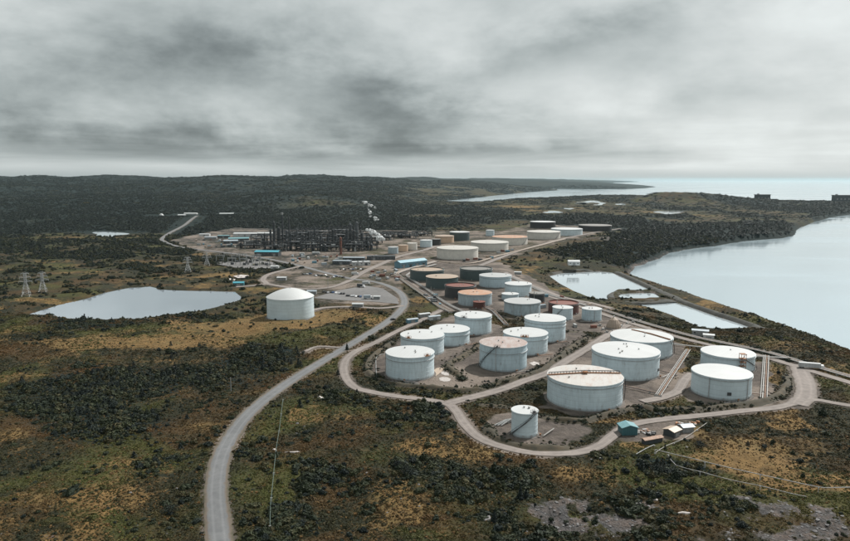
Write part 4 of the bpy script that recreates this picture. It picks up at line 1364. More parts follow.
shed('pale blue portable cabin by the paved road bend, left of the pair', 412, 322.5, 9, 4, 2.8, 28, 'blue_wall', 'grey_sheet', .4, 1, 2, 'portable_cabin', 'cabin')
shed('white portable cabin by the paved road bend, right of the pair', 424, 317, 9.5, 4, 2.8, 28, 'grey_wall', 'white_sheet', .4, 1, 2, 'portable_cabin', 'cabin')
shed('longest pale portable cabin beside the fourth tank of the left row', 434, 319.5, 10, 3.6, 2.8, 28, 'white_wall', 'grey_sheet', .4, 1, 2, 'portable_cabin', 'cabin')
shed('pale pump house on the bank behind the upper settling pond', 573.5, 265, 15, 9, 5, -3, 'white_wall', 'white_sheet', 1.6, 1, 3, 'pump_house', 'building')
shed('lone dark cabin beside the pond-side road', 518, 274.5, 8, 5, 3, -15, 'grey_wall', 'white_sheet', .6, 1, 1, 'cabin', 'cabin')
for k, (a, b, L, D, H, rz, wl, rf, lab) in enumerate([
        (239, 241.5, 36, 14, 6, 12, 'dark_wall', 'teal_roof', 'long pale teal-roofed store left of the refinery'),
        (231, 243.5, 24, 10, 5, 10, 'dark_wall', 'grey_sheet', 'grey-roofed store in front of the pale teal-roofed store'),
        (252, 244.5, 26, 10, 5, 2, 'grey_wall', 'white_sheet', 'white-roofed store right of the pale teal-roofed store'),
        (246, 236.3, 46, 18, 6, 0, 'white_wall', 'white_sheet', 'wide white-roofed store at the back left of the refinery'),
        (266, 236, 34, 16, 6, 0, 'grey_wall', 'white_sheet', 'second white-roofed store beside the wide one'),
        (211, 239, 22, 11, 4, 8, 'grey_wall', 'grey_sheet', 'small grey-roofed store at the left of the plant yard'),
        (205, 236, 20, 10, 4, 0, 'white_wall', 'white_sheet', 'small white store at the far left of the plant yard'),
        (224, 237.6, 22, 10, 4, 0, 'dark_wall', 'teal_roof', 'small teal-roofed store behind the plant yard'),
        (275, 268.4, 10, 6, 3, 0, 'white_wall', 'white_sheet', 'white hut beside the substation yard'),
        (282, 280.2, 10, 6, 3.2, 0, 'grey_wall', 'white_sheet', 'pale hut inside the loop road'),
        (312, 294, 9, 5, 3, 0, 'grey_wall', 'grey_sheet', 'grey hut by the dome-roofed tank')]):
    shed(lab, a, b, L, D, H, rz, wl, rf, 1.6 if H > 4 else .7, 1, 2 if k < 5 else 0, 'store' if H > 3.5 else 'hut', 'building')
for a, b, L, H, lab in ((191, 215.6, 40, 7, 'long white hall beyond the moor at the road end'), (227, 215.4, 44, 6, 'second long white hall far beyond the plant'), (182, 216.6, 22, 5, 'small white hall left of the long far hall'), (335, 191.0, 10, 3, None)):
    if lab:
        shed(lab, a, b, L, 14, H, 0, 'white_wall', 'white_sheet', 2, 2, 0, 'far_hall', 'building')
X, Y = at(161.5, 217)
rt = empty('round_dome', (X, Y, 0), 0, 'small white round dome far left beyond the moor', 'dome')
MB().lathe([(5, 0), (6.5, 2.5), (6.8, 5), (5.5, 8), (3, 10), (.1, 10.8)], 20, close_top=True).build('cover', M['white_sheet'], rt, smooth_shade=True)
MB().lathe([(5.5, 0), (5.5, 1), (5, 1)], 20).build('base', M['concrete'], rt)
# jetty-head sheds at the end of the peninsula
for a, b, L, H, lab in ((762, 201.6, 70, 30, 'dark blocky terminal building on the far shore, left of the two'), (841, 202.6, 80, 30, 'dark flat-topped terminal building on the far shore at the right edge')):
    X, Y = at(a, b, -2)
    gz = ground_z(X, Y)
    rt = empty('terminal_building', (X, Y, gz - .5), 0, lab, 'building')
    MB().box((0, 0, H / 2), (L, 30, H)).build('wall', M['dark_wall'], rt)
    MB().box((0, 0, H + 1), (L + 6, 34, 2)).build('roof', M['dark_wall'], rt)
    MB().box((-L * .32, 0, H + 4), (8, 8, 5)).build('roof_house', M['grey_wall'], rt)
    for k in range(4):
        MB().box((-L * .36 + k * L * .24, -15.2, H * .4), (7, .6, 8)).build('door', M['grey_wall'], rt)

# ------------------------------------------------------------------ refinery
RS = random.Random(11)
g_col = 'dark process columns of the refinery'


def column(px, py, top, dia, mat='plant_dark', label='dark slender process column in the refinery skyline', group=g_col, name='process_column', plats=4):
    X, Y = at(px, py)
    _, h = atd(px, top, Y)
    h = max(h, 6)
    rt = empty(name, (X, Y, 0), RS.uniform(0, 6), label, 'column', group)
    r = dia / 2
    MB().lathe([(r * 1.15, 0), (r, h * .08), (r, h * .93), (r * .8, h * .975), (.05, h)], 14, close_top=True).build('shell', M[mat], rt, smooth_shade=True)
    p = MB()
    for k in range(plats):
        z = h * (k + 1) / (plats + .4)
        a0 = RS.uniform(0, 6)
        for q in range(7):
            a = a0 + q * .5
            p.box(((r + .9) * math.cos(a), (r + .9) * math.sin(a), z), (1.8, 1.6, .25), a)
            p.bar(((r + 1.7) * math.cos(a), (r + 1.7) * math.sin(a), z), ((r + 1.7) * math.cos(a), (r + 1.7) * math.sin(a), z + 1.2), .08)
    if plats:
        p.build('platform', M['plant_grey'], rt)
    MB().tube([(r + .6, .3, 0), (r + .6, .3, h * .9), (r * .3, .1, h + 1.2)], .35, 6).build('overhead_pipe', M['plant_grey'], rt)
    return rt


for a, b, t, d in [(265, 250, 233, 3), (271, 249, 229, 3.5), (274.5, 250, 221.5, 3.6), (279, 248, 227, 5), (287, 247, 230, 4), (291, 250, 233, 3), (297, 246, 228, 3), (303, 249, 234, 4), (309, 248, 231, 3.2), (315, 247, 226, 2.4), (321, 250, 235, 4), (328, 247, 233, 3), (333, 248, 229, 3.4), (347, 249, 229, 4), (354, 247, 230, 4.4), (362, 248, 232, 5), (367, 249, 236, 4), (336, 247, 235, 5), (299, 247, 238, 6), (313, 249, 239, 5)]:
    column(a, b, t, d, RS.choice(['plant_dark', 'plant_dark', 'plant_grey']))
column(283, 247, 213.5, 2.6, 'plant_dark', 'tallest black flare stack with a pale tip at the left of the refinery', None, 'flare_stack', 3)
column(350.5, 246, 223.5, 4.6, 'plant_grey', 'tall grey twin column right of the refinery centre, left one of the twins', None, 'process_column', 5)
column(357, 246, 221.5, 5.2, 'plant_grey', 'tall grey twin column right of the refinery centre, right one of the twins', None, 'process_column', 5)
column(341, 254.5, 237, 3.4, 'plant_red', 'rust-red stack in front of the refinery units', None, 'stack', 2)
column(289.5, 249, 216, 1.8, 'plant_dark', 'thin black mast right of the flare stack', None, 'mast', 1)
fl = MB()
X, Y = at(283, 247)
_, hz = atd(283, 213.5, Y)
fl.lathe([(1.6, hz - 2), (2.0, hz), (1.9, hz + 1.5), (.2, hz + 1.6)], 12)
flo = [o for o in bpy.data.objects if o.name.startswith('flare_stack')][0]
fl.build('tip', M['plant_pale'], flo)


def unit(px, py, w, d, h, rz=0.0):
    """open steel frame full of vessels, pipes and decks"""
    X, Y = at(px, py)
    rt = empty('process_unit', (X, Y, 0), rz, 'dark open steel process unit packed with vessels and pipes', 'process unit', 'process units of the refinery')
    nx, ny, nz = max(2, int(w / 8)), 2, max(2, int(h / 6))
    fr = MB()
    for i in range(nx + 1):
        for j in range(ny + 1):
            x, y = -w / 2 + w * i / nx, -d / 2 + d * j / ny
            fr.box((x, y, h / 2), (.7, .7, h * RS.uniform(.7, 1.0)))
    for k in range(1, nz + 1):
        z = h * k / nz * .92
        for j in range(ny + 1):
            fr.box((0, -d / 2 + d * j / ny, z), (w, .5, .6))
        for i in range(nx + 1):
            fr.box((-w / 2 + w * i / nx, 0, z), (.5, d, .5))
    fr.build('frame', M['plant_dark'], rt)
    for k in range(1, nz):
        MB().box((RS.uniform(-.1, .1) * w, 0, h * k / nz * .92 + .5), (w * RS.uniform(.5, .9), d * .9, .3)).build('deck', M['plant_grey'], rt)
    for k in range(int(w / 5)):
        x, y = RS.uniform(-.45, .45) * w, RS.uniform(-.4, .4) * d
        if RS.random() < .5:
            hh = RS.uniform(.3, .9) * h; r = RS.uniform(.9, 2.2)
            MB().lathe([(r, 0), (r, hh * .9), (r * .6, hh * .97), (.05, hh)], 12).build('vessel', M[RS.choice(['plant_dark', 'plant_grey', 'plant_grey', 'plant_pale'])], rt, (x, y, 0), smooth_shade=True)
        else:
            L = RS.uniform(5, 10); r = RS.uniform(.9, 1.6); z = RS.choice([2.2, h * .35, h * .6])
            MB().tube([(-L / 2, 0, 0), (-L / 2 + .6, 0, 0), (L / 2 - .6, 0, 0), (L / 2, 0, 0)], [r * .4, r, r, r * .4], 10).build('drum', M[RS.choice(['plant_grey', 'plant_grey', 'plant_pale'])], rt, (x, y, z), smooth_shade=True)
    for k in range(int(w / 3)):
        x0, x1 = RS.uniform(-.5, .5) * w, RS.uniform(-.5, .5) * w
        z = RS.uniform(.15, .95) * h; y = RS.uniform(-.55, .55) * d
        MB().tube([(x0, y, 0.2), (x0, y, z), (x1, y, z), (x1, y, z * .4)], RS.uniform(.18, .4), 5).build('pipe', M[RS.choice(['plant_grey', 'plant_dark', 'plant_pale'])], rt)


for a, b, w, d, h in [(250, 248, 40, 14, 12), (262, 245, 36, 18, 20), (277, 251, 40, 14, 16), (285, 245, 34, 16, 26), (296, 250, 36, 16, 22), (305, 243, 44, 18, 26), (312, 251, 36, 14, 18), (325, 246, 44, 18, 22), (331, 251, 34, 14, 16), (342, 246, 36, 18, 28), (352, 251, 40, 14, 18), (360, 245, 40, 18, 26), (368, 250, 30, 14, 16), (372, 244, 36, 16, 20), (318, 240, 60, 20, 24), (345, 239, 60, 20, 26), (290, 239, 50, 20, 20), (382, 240, 44, 18, 14), (395, 237, 50, 18, 12), (408, 238, 40, 16, 12), (422, 236, 40, 16, 10)]:
    unit(a, b, w, d, h, RS.uniform(-.12, .12))
# spherical / bullet vessels in front of the units
for a, b, L, lab in ((316, 255, 12, 'white horizontal drum in front of the refinery units'), (302, 256, 8, 'smaller pale horizontal drum left of the white one in front of the units')):
    X, Y = at(a, b)
    rt = empty('horizontal_drum', (X, Y, 0), .05, lab, 'vessel')
    MB().tube([(-L / 2, 0, 3), (-L / 2 + .7, 0, 3), (L / 2 - .7, 0, 3), (L / 2, 0, 3)], [.8, 2.2, 2.2, .8], 14).build('shell', M['plant_pale'], rt, smooth_shade=True)
    for s in (-.3, .3):
        MB().box((s * L, 0, .8), (.8, 3, 1.8)).build('saddle', M['concrete'], rt)


# electricity substation: rows of gantries
g = 'grey gantries of the substation yard'
gp = MB()
for x in (0,):
    gp.bar((x - .7, 0, 0), (x, 0, 10), .16); gp.bar((x + .7, 0, 0), (x, 0, 10), .16)
    gp.bar((x, -.7, 0), (x, 0, 10), .16)
gb = MB()
gb.bar((-6, 0, 9.6), (6, 0, 9.6), .22); gb.bar((-6, 0, 8.8), (6, 0, 8.8), .18)
for k in range(7):
    gb.bar((-6 + 2 * k, 0, 8.8), (-5 + 2 * k, 0, 9.6), .1)
ins = MB()
for k in (0,):
    ins.lathe([(.3, 6.0), (.42, 6.4), (.25, 6.8), (.42, 7.2), (.25, 7.6), (.42, 8.0), (.15, 8.7)], 8, (k, 0, 0))
tr = MB()
tr.box((0, 2.5, 1.5), (4, 2.6, 3)); tr.box((-1.2, 2.5, 3.6), (.5, .5, 1.4)); tr.box((1.2, 2.5, 3.6), (.5, .5, 1.4))
ms = [(n, m.mesh(n), mt_) for n, m, mt_ in (('post', gp, 'plant_pale'), ('beam', gb, 'plant_pale'), ('insulator', ins, 'plant_grey'), ('transformer', tr, 'plant_grey'))]
for k, (a, b) in enumerate([(220, 262), (228, 260), (236, 262.5), (243, 260.5), (250, 263), (257, 261.5), (232, 265), (244, 265.5), (256, 266), (266, 265.5)]):
    X, Y = at(a, b)
    rt = empty('substation_gantry', (X, Y, 0), RS.uniform(-.1, .1), 'pale lattice gantry with transformer in the substation yard', 'gantry', g)
    for n, m, mt_ in ms:
        for dx in ((-5, 5) if n == 'post' else (-3, 0, 3) if n == 'insulator' else (0,)):
            link(n, m, M[mt_], rt, (dx, 0, 0))
sheet('substation_yard', ats([(213, 259), (245, 258.5), (272, 262), (283, 267), (262, 269.5), (235, 267.5), (216, 264)], .3), .35, 'yard_paving', 'pale gravel yard of the substation')
sheet('car_park', ats([(313, 298), (335, 291), (366, 285.5), (383, 288.5), (397, 298), (399, 304), (372, 301.5), (340, 300)], .2), .22, 'yard_paving', 'grey paved car park below the plant offices')
for nm, pp in (('spoil_patch', [(223, 281), (230, 278.5), (236, 279.5), (233, 281.5), (226, 282.4)]), ('spoil_patch', [(233, 277), (241, 275.5), (249, 276.3), (247, 278.5), (238, 279)])):
    sheet(nm, ats(pp, .3), ground_z(*ats(pp, .3).mean(0)) + .7, 'white_rock', 'bleached bare patch left of the loop road')
for pp, lab in (([(439, 378), (443, 377), (447.5, 377.3), (451, 379), (449.5, 381.2), (444, 381.6), (440, 380.4)], 'a'), ([(440.5, 371.5), (444, 370.6), (448.5, 373), (449, 375.6), (445, 375.4), (441.5, 374)], 'b'), ([(529, 363), (534, 361.5), (540, 363), (539, 364.8), (533, 365.5)], 'c')):
    sheet('salt_patch', ats(pp, .1), .11, 'white_rock', 'white dried patch on the tank compound floor')
sheet('rust_spill', ats([(432, 371.5), (437, 368), (444, 367.5), (446, 369.5), (440, 373), (436, 376), (434, 374)], .1), .13, 'tan_sheet', 'orange spill stain beside the hairpin corner tank')

# transmission towers
def pylon(px, py, top, label):
    X, Y = at(px, py)
    gz = ground_z(X, Y)
    _, h = atd(px, top, Y)
    h -= gz
    rt = empty('transmission_tower', (X, Y, gz), .25, label, 'pylon', 'transmission towers on the left')
    wd = lambda z: (3.6 - 2.7 * min(1, z / (h * .62))) if z < h * .62 else .9
    t = MB()
    lev = [h * q for q in (0, .18, .34, .48, .62, .75, .88, 1.0)]
    for i in range(len(lev) - 1):
        z0, z1 = lev[i], lev[i + 1]
        a, b = wd(z0), wd(z1)
        c0 = [(-a, -a, z0), (a, -a, z0), (a, a, z0), (-a, a, z0)]
        c1 = [(-b, -b, z1), (b, -b, z1), (b, b, z1), (-b, b, z1)]
        for k in range(4):
            t.bar(c0[k], c1[k], .15)
            t.bar(c0[k], c1[(k + 1) % 4], .08); t.bar(c0[(k + 1) % 4], c1[k], .08)
            t.bar(c1[k], c1[(k + 1) % 4], .12)
    t.build('lattice', M['steel'], rt)
    for z, L in ((h * .64, 6.0), (h * .82, 5.0), (h * .98, 3.6)):
        c = MB()
        for s in (-1, 1):
            c.bar((0, -.8, z), (s * L, 0, z + .5), .16); c.bar((0, .8, z), (s * L, 0, z + .5), .16); c.bar((0, 0, z + 2), (s * L, 0, z + .5), .14)
            c.bar((s * L, 0, z + .5), (s * L, 0, z - 1.4), .14)
        c.build('crossarm', M['steel'], rt)


pylon(26.5, 296, 273.5, 'grey lattice transmission tower at the left edge, dimmer of the near pair')
pylon(43, 291, 273, 'pale lattice transmission tower beside the dimmer one at the left edge')
pylon(188, 272, 257.5, 'lattice transmission tower left of the substation, lower of that pair')
pylon(207, 265, 253, 'lattice transmission tower next to the substation yard')

# ------------------------------------------------------------------ vehicles and yard objects
def car_mesh(mat, L=4.6, W=1.85, van=False):
    b = MB()
    if van:
        prof = [(-L / 2, .35), (-L / 2, 2.1), (L / 2 - 1.3, 2.15), (L / 2 - .5, 1.25), (L / 2, 1.1), (L / 2, .35)]
    else:
        prof = [(-L / 2, .35), (-L / 2, .95), (-L / 2 + .5, 1.0), (-L / 2 + 1.1, 1.48), (.35, 1.5), (1.15, .98), (L / 2 - .1, .82), (L / 2, .35)]
    n = len(prof)
    vs = [(x, -W / 2, z) for x, z in prof] + [(x, W / 2, z) for x, z in prof]
    fs = [tuple(range(n)), tuple(reversed(range(n, 2 * n)))] + [(i, i + n, (i + 1) % n + n, (i + 1) % n) for i in range(n)]
    b.add(vs, fs)
    return b.mesh('car')


wheel_me = MB().tube([(0, -.12, .33), (0, .12, .33)], .33, 10).mesh('wheel')
glass_me = MB().box((-.4, 0, 1.28), (1.5, 1.88, .3)).mesh('side_glass')
car_me = {k: car_mesh(k) for k in ('car_white', 'car_black', 'car_silver', 'car_red', 'car_blue')}
for k, m in car_me.items(): m.materials.append(M[k])


def car(px, py, rz, kind, label, group):
    X, Y = at(px, py, .25)
    rt = empty('parked_car', (X, Y, .25), math.radians(rz), label, 'car', group)
    link('body', car_me[kind], None, rt)
    for sx in (-1.4, 1.4):
        for sy in (-.85, .85):
            link('wheel', wheel_me, M['tyre'], rt, (sx, sy, 0))
    link('side_glass', glass_me, M['glass_dark'], rt)


kinds = ['car_black', 'car_black', 'car_silver', 'car_black', 'car_blue', 'car_white', 'car_silver']
for k in range(9):
    car(323.5 + k * 2.6 + RS.uniform(-.6, .6), 292.6 + .15 * k + RS.uniform(-.5, .5), 80 + RS.uniform(-12, 12), kinds[k % 7], 'parked car in the far row of the grey car park', 'cars in the far row of the car park')
for k in range(7):
    car(347 + k * 2.3 + RS.uniform(-.5, .5), 296.3 + .1 * k + RS.uniform(-.5, .5), 85 + RS.uniform(-12, 12), kinds[(k * 3) % 7], 'parked car in the middle row of the grey car park', 'cars in the middle row of the car park')
for k in range(12):
    car(304 + k * 3.6 + RS.uniform(-1, 1), 274.6 + .3 * k + RS.uniform(-1.2, 1.0), 10 + RS.uniform(-50, 50), kinds[(k * 2) % 7], 'parked car in the brown yard above the car park', 'cars in the brown yard above the car park')
for k in range(10):
    car(341 + k * 2.5 + RS.uniform(-.7, .7), 269.2 + RS.uniform(-.6, .6), 85 + RS.uniform(-15, 15), kinds[(k * 5) % 7], 'parked car in front of the flat offices', 'cars in front of the flat offices')
car(393, 320, 40, 'car_black', 'black car driving on the paved road below the bend', None)


def truck(px, py, rz, box, label, L=9.0):
    X, Y = at(px, py, .25)
    rt = empty('truck', (X, Y, .2), math.radians(rz), label, 'truck')
    MB().box((-.9, 0, 2.2), (L - 2.4, 2.5, 2.7)).build('cargo_box', M[box], rt)
    c = MB()
    c.add([(L / 2 - 2.0, -1.2, .6), (L / 2, -1.2, .6), (L / 2, -1.2, 1.6), (L / 2 - .5, -1.2, 2.7), (L / 2 - 2.0, -1.2, 2.7), (L / 2 - 2.0, 1.2, .6), (L / 2, 1.2, .6), (L / 2, 1.2, 1.6), (L / 2 - .5, 1.2, 2.7), (L / 2 - 2.0, 1.2, 2.7)],
          [(0, 1, 2, 3, 4), (9, 8, 7, 6, 5), (0, 5, 6, 1), (1, 6, 7, 2), (2, 7, 8, 3), (3, 8, 9, 4), (4, 9, 5, 0)])
    c.build('cab', M['car_white'], rt)
    MB().box((L / 2 - .22, 0, 2.1), (.25, 2.1, .7)).build('windscreen', M['glass_dark'], rt)
    for x in (-L / 2 + 1.2, -L / 2 + 2.6, L / 2 - 1.2):
        for y in (-1.1, 1.1):
            MB().tube([(x, y - .18, .5), (x, y + .18, .5)], .5, 12).build('wheel', M['tyre'], rt)


truck(366, 284.6, 20, 'white_sheet', 'white box truck at the top of the car park, right of the dark one')
truck(361, 287.2, -25, 'dark_wall', 'dark box truck at the top of the car park')
truck(368, 298.8, 5, 'grey_sheet', 'grey truck parked at the near side of the car park')
truck(811, 368.5, -18, 'white_sheet', 'long white trailer truck by the corridor road at the right', 14.0)
truck(355, 275, 12, 'white_sheet', 'white truck on the junction below the offices')
# containers and crates in the yards
cont_p = MB(); cont_p.box((0, 0, 1.3), (6.1, 2.4, 2.6))
cont_d = MB(); cont_d.box((3.08, 0, 1.3), (.08, 1.05, 2.3))
cm = {}
for m in ('white_sheet', 'grey_sheet', 'tan_wall', 'blue_wall', 'dark_wall', 'plant_red', 'plant_pale'):
    cm[m] = cont_p.mesh('body'); cm[m].materials.append(M[m])
cdm = cont_d.mesh('door')


def container(px, py, rz, m, label, group, s=1.0):
    X, Y = at(px, py)
    rt = empty('container', (X, Y, 0.15), math.radians(rz), label, 'container', group)
    rt.scale = (s, s, s)
    link('body', cm[m], None, rt)
    for sy in (-.6, .6):
        link('door', cdm, M['grey_wall'], rt, (0, sy, 0))


zones = [('container in the yard below the double pipe track', 370, 398, 270, 281, 20), ('container beside the paved road bend near the portable cabins', 408, 440, 296, 312, 16), ('container in the yard left of the refinery', 196, 236, 240, 249, 20),
         ('container among the huts in front of the refinery', 290, 340, 256, 265, 24), ('container near the far cream tanks', 462, 520, 248, 262, 14), ('container by the small pale tanks near the ponds', 542, 604, 296, 330, 16), ('container at the verge of the dome-roofed tank road', 318, 350, 305, 312, 6)]
for lab, x0, x1, y0, y1, n in zones:
    k = 0; tries = 0
    while k < n and tries < 300:
        tries += 1
        a, b = RS.uniform(x0, x1), RS.uniform(y0, y1)
        X, Y = at(a, b)
        F = fields(np.array([X]), np.array([Y]))
        if F['road'][0] < 4 or F['padraw'][0] < .35: continue
        ok = True
        for o in bpy.data.objects:
            if o.get('category') in ('tank', 'building', 'warehouse', 'cabin', 'container', 'car', 'dome') and math.hypot(o.location.x - X, o.location.y - Y) < (24 if o['category'] in ('tank', 'warehouse', 'building') else 9):
                ok = False; break
        if not ok: continue
        container(a, b, RS.choice([5, 28, 95, 118]), RS.choice(list(cm)), lab, lab.replace('container', 'containers', 1), RS.uniform(.7, 1.15)); k += 1
# pallets and scrap by the teal shed
for k, (a, b, m, lab) in enumerate([(640, 433.5, 'pipe_pale', 'pale scrap pile just right of the teal shed'), (645, 431.5, 'pipe_rust', 'brown scrap pile behind the pale one by the teal shed'), (650, 434.5, 'dark_steel', 'dark scrap pile at the right of the yard heaps'), (677, 424.5, 'rust_steel', 'rusty scrap row beside the gravel road behind the tan-roofed shed'), (694, 424, 'rust_steel', 'rusty scrap row right of the blue-grey shed')]):
    X, Y = at(a, b)
    rt = empty('scrap_pile', (X, Y, 0), 0, lab, 'scrap')
    for q in range(9):
        s = (RS.uniform(.5, 2.2), RS.uniform(.4, 1.2), RS.uniform(.4, 1.1))
        MB().box((RS.uniform(-2.4, 2.4), RS.uniform(-1.3, 1.3), s[2] / 2), s, RS.uniform(0, 3)).build('piece', M[m if q % 3 else 'pipe_grey'], rt)
# bits of plant round the conical dome
for k, (a, b) in enumerate([(600, 326), (603, 330), (607, 333), (621, 327), (627, 324), (633, 323), (640, 322), (612, 334)]):
    X, Y = at(a, b)
    rt = empty('pump_skid', (X, Y, 0), RS.uniform(0, 3), 'small grey pump skid beside the conical dome', 'pump', 'pump skids round the conical dome')
    MB().box((0, 0, .3), (3.6, 1.8, .5)).build('base', M['concrete'], rt)
    MB().tube([(-1.2, 0, 1.2), (1.0, 0, 1.2)], .6, 10).build('motor', M['pipe_pale'], rt)
    MB().tube([(1.0, 0, 1.2), (1.6, 0, 2.6), (3.2, .6, 2.6)], .25, 6).build('elbow_pipe', M['plant_grey'], rt)

# single pole in the heath and pole row
def pole(px, py, h, label):
    X, Y = at(px, py)
    rt = empty('utility_pole', (X, Y, ground_z(X, Y) - .3), .3, label, 'pole')
    MB().tube([(0, 0, 0), (0, 0, h)], [.24, .16], 8).build('post', M['plant_pale'], rt)
    MB().box((0, 0, h - .8), (2.4, .16, .18)).build('crossarm', M['bark'], rt)


pole(231, 390, 8, 'lone pale pole in the heath left of the paved road bend')
pole(534, 304, 14, 'dark lamp pole by the small black tank')
pole(431, 301, 14, 'lamp pole by the double pipe track')
pole(328, 288, 12, 'lamp pole at the top left of the car park')

# pale rocks in the heath
def rock(px, py, sx, sy, sz, label, seed, rot=0.):
    X, Y = at(px, py)
    import bmesh
    bm = bmesh.new()
    bmesh.ops.create_icosphere(bm, subdivisions=3, radius=1.0)
    r_ = random.Random(seed)
    dirs = [(Vector((r_.uniform(-1, 1), r_.uniform(-1, 1), r_.uniform(-.3, 1))).normalized(), r_.uniform(.55, .85)) for _ in range(11)]
    for v in bm.verts:
        n = v.co.normalized()
        m = 1.0
        for d, c in dirs:
            q = n.dot(d)
            if q > c * .9: m = min(m, c / max(q, .01))
        v.co = Vector((n.x * sx, n.y * sy, n.z * sz)) * (m + r_.uniform(-.03, .03))
    me = bpy.data.meshes.new('boulder'); bm.to_mesh(me); bm.free()
    o = link('boulder', me, M['white_rock'], None, (X, Y, ground_z(X, Y) + sz * .15), rot)
    tag(o, label, 'rock')


rock(320, 398, 2.2, 3.6, 1.0, 'flat pale boulder in the heath below the hairpin bend', 1, .5)
rock(294, 449, 4.6, 1.0, .5, 'long pale rock slab right of the thin green pipe', 2, .15)
rock(274, 445, .9, .9, .5, 'small pale stone beside the thin green pipe', 3)
rock(686, 510.5, 2.8, .8, .5, 'white flat rock on the slope below the lower pipe', 4)
rock(600, 459, .9, .7, .5, 'small pale stone at the outer edge of the gravel curve', 5)
rock(693, 412.5, .8, .7, .5, 'small white stone at the top edge of the gravel road', 6)
rock(655, 498, 1.3, .8, .6, 'pale stone on the rocky slope left of the white flat rock', 7)

# ------------------------------------------------------------------ vegetation
VR = np.random.default_rng(21)


def leaf_cloud(pts, nrm, size):
    """one small bent leaf-clump face at each point"""
    n = len(pts)
    a = VR.normal(size=(n, 3)); a -= (a * nrm).sum(1, keepdims=True) * nrm * .6
    a /= np.linalg.norm(a, axis=1, keepdims=True)
    b = np.cross(nrm, a); b /= np.linalg.norm(b, axis=1, keepdims=True) + 1e-9
    s = size * VR.uniform(.6, 1.3, (n, 1))
    q = np.stack([pts - a * s, pts - b * s * .7 + nrm * s * .25, pts + a * s, pts + b * s * .7 + nrm * s * .25], 1).reshape(-1, 3)
    f = np.arange(n * 4).reshape(n, 4)
    tri = np.concatenate([f[:, [0, 1, 2]], f[:, [0, 2, 3]]])
    return q, tri


def bush_mesh(name, w, h, n, lobes, size, mat):
    P, N = [], []
    for k in range(lobes):
        a = VR.uniform(0, 6.28); rr = VR.uniform(0, .55) * w
        c = np.array([rr * math.cos(a), rr * math.sin(a), h * VR.uniform(.28, .55)])
        e = np.array([w * VR.uniform(.38, .6), w * VR.uniform(.38, .6), h * VR.uniform(.35, .5)])
        d = VR.normal(size=(n // lobes, 3)); d[:, 2] = np.abs(d[:, 2]) - .25
        d /= np.linalg.norm(d, axis=1, keepdims=True)
        p = c + d * e * VR.uniform(.72, 1.05, (len(d), 1))
        P.append(p); N.append(d)
    P = np.concatenate(P); N = np.concatenate(N)
    P[:, 2] = np.maximum(P[:, 2], .03)
    v, f = leaf_cloud(P, N, size)
    me = bpy.data.meshes.new(name)
    me.from_pydata(v.tolist(), [], f.tolist())
    me.materials.append(M[mat])
    me.update()
    return me


def conifer_mesh(name, w, h, n, size, mat='conifer_leaf'):
    t = VR.uniform(0, 1, n) ** 1.4
    a = VR.uniform(0, 6.28, n)
    whorl = .72 + .28 * np.abs(np.sin(t * 17 + .5 * np.sin(a * 3)))
    r = w * (1 - t) ** .85 * whorl * VR.uniform(.45, 1.0, n) + .03
    P = np.stack([r * np.cos(a), r * np.sin(a), h * (.08 + .92 * t)], 1)
    N = np.stack([np.cos(a), np.sin(a), np.full(n, .55)], 1); N /= np.linalg.norm(N, axis=1, keepdims=True)
    v, f = leaf_cloud(P, N, size)
    me = bpy.data.meshes.new(name)
    me.from_pydata(v.tolist(), [], f.tolist())
    me.materials.append(M[mat])
    me.update()
    return me


def proto_collection(name, meshes):
    c = bpy.data.collections.new(name)
    for i, m in enumerate(meshes):
        o = bpy.data.objects.new('%s_%02d' % (name, i), m)
        c.objects.link(o)
    return c


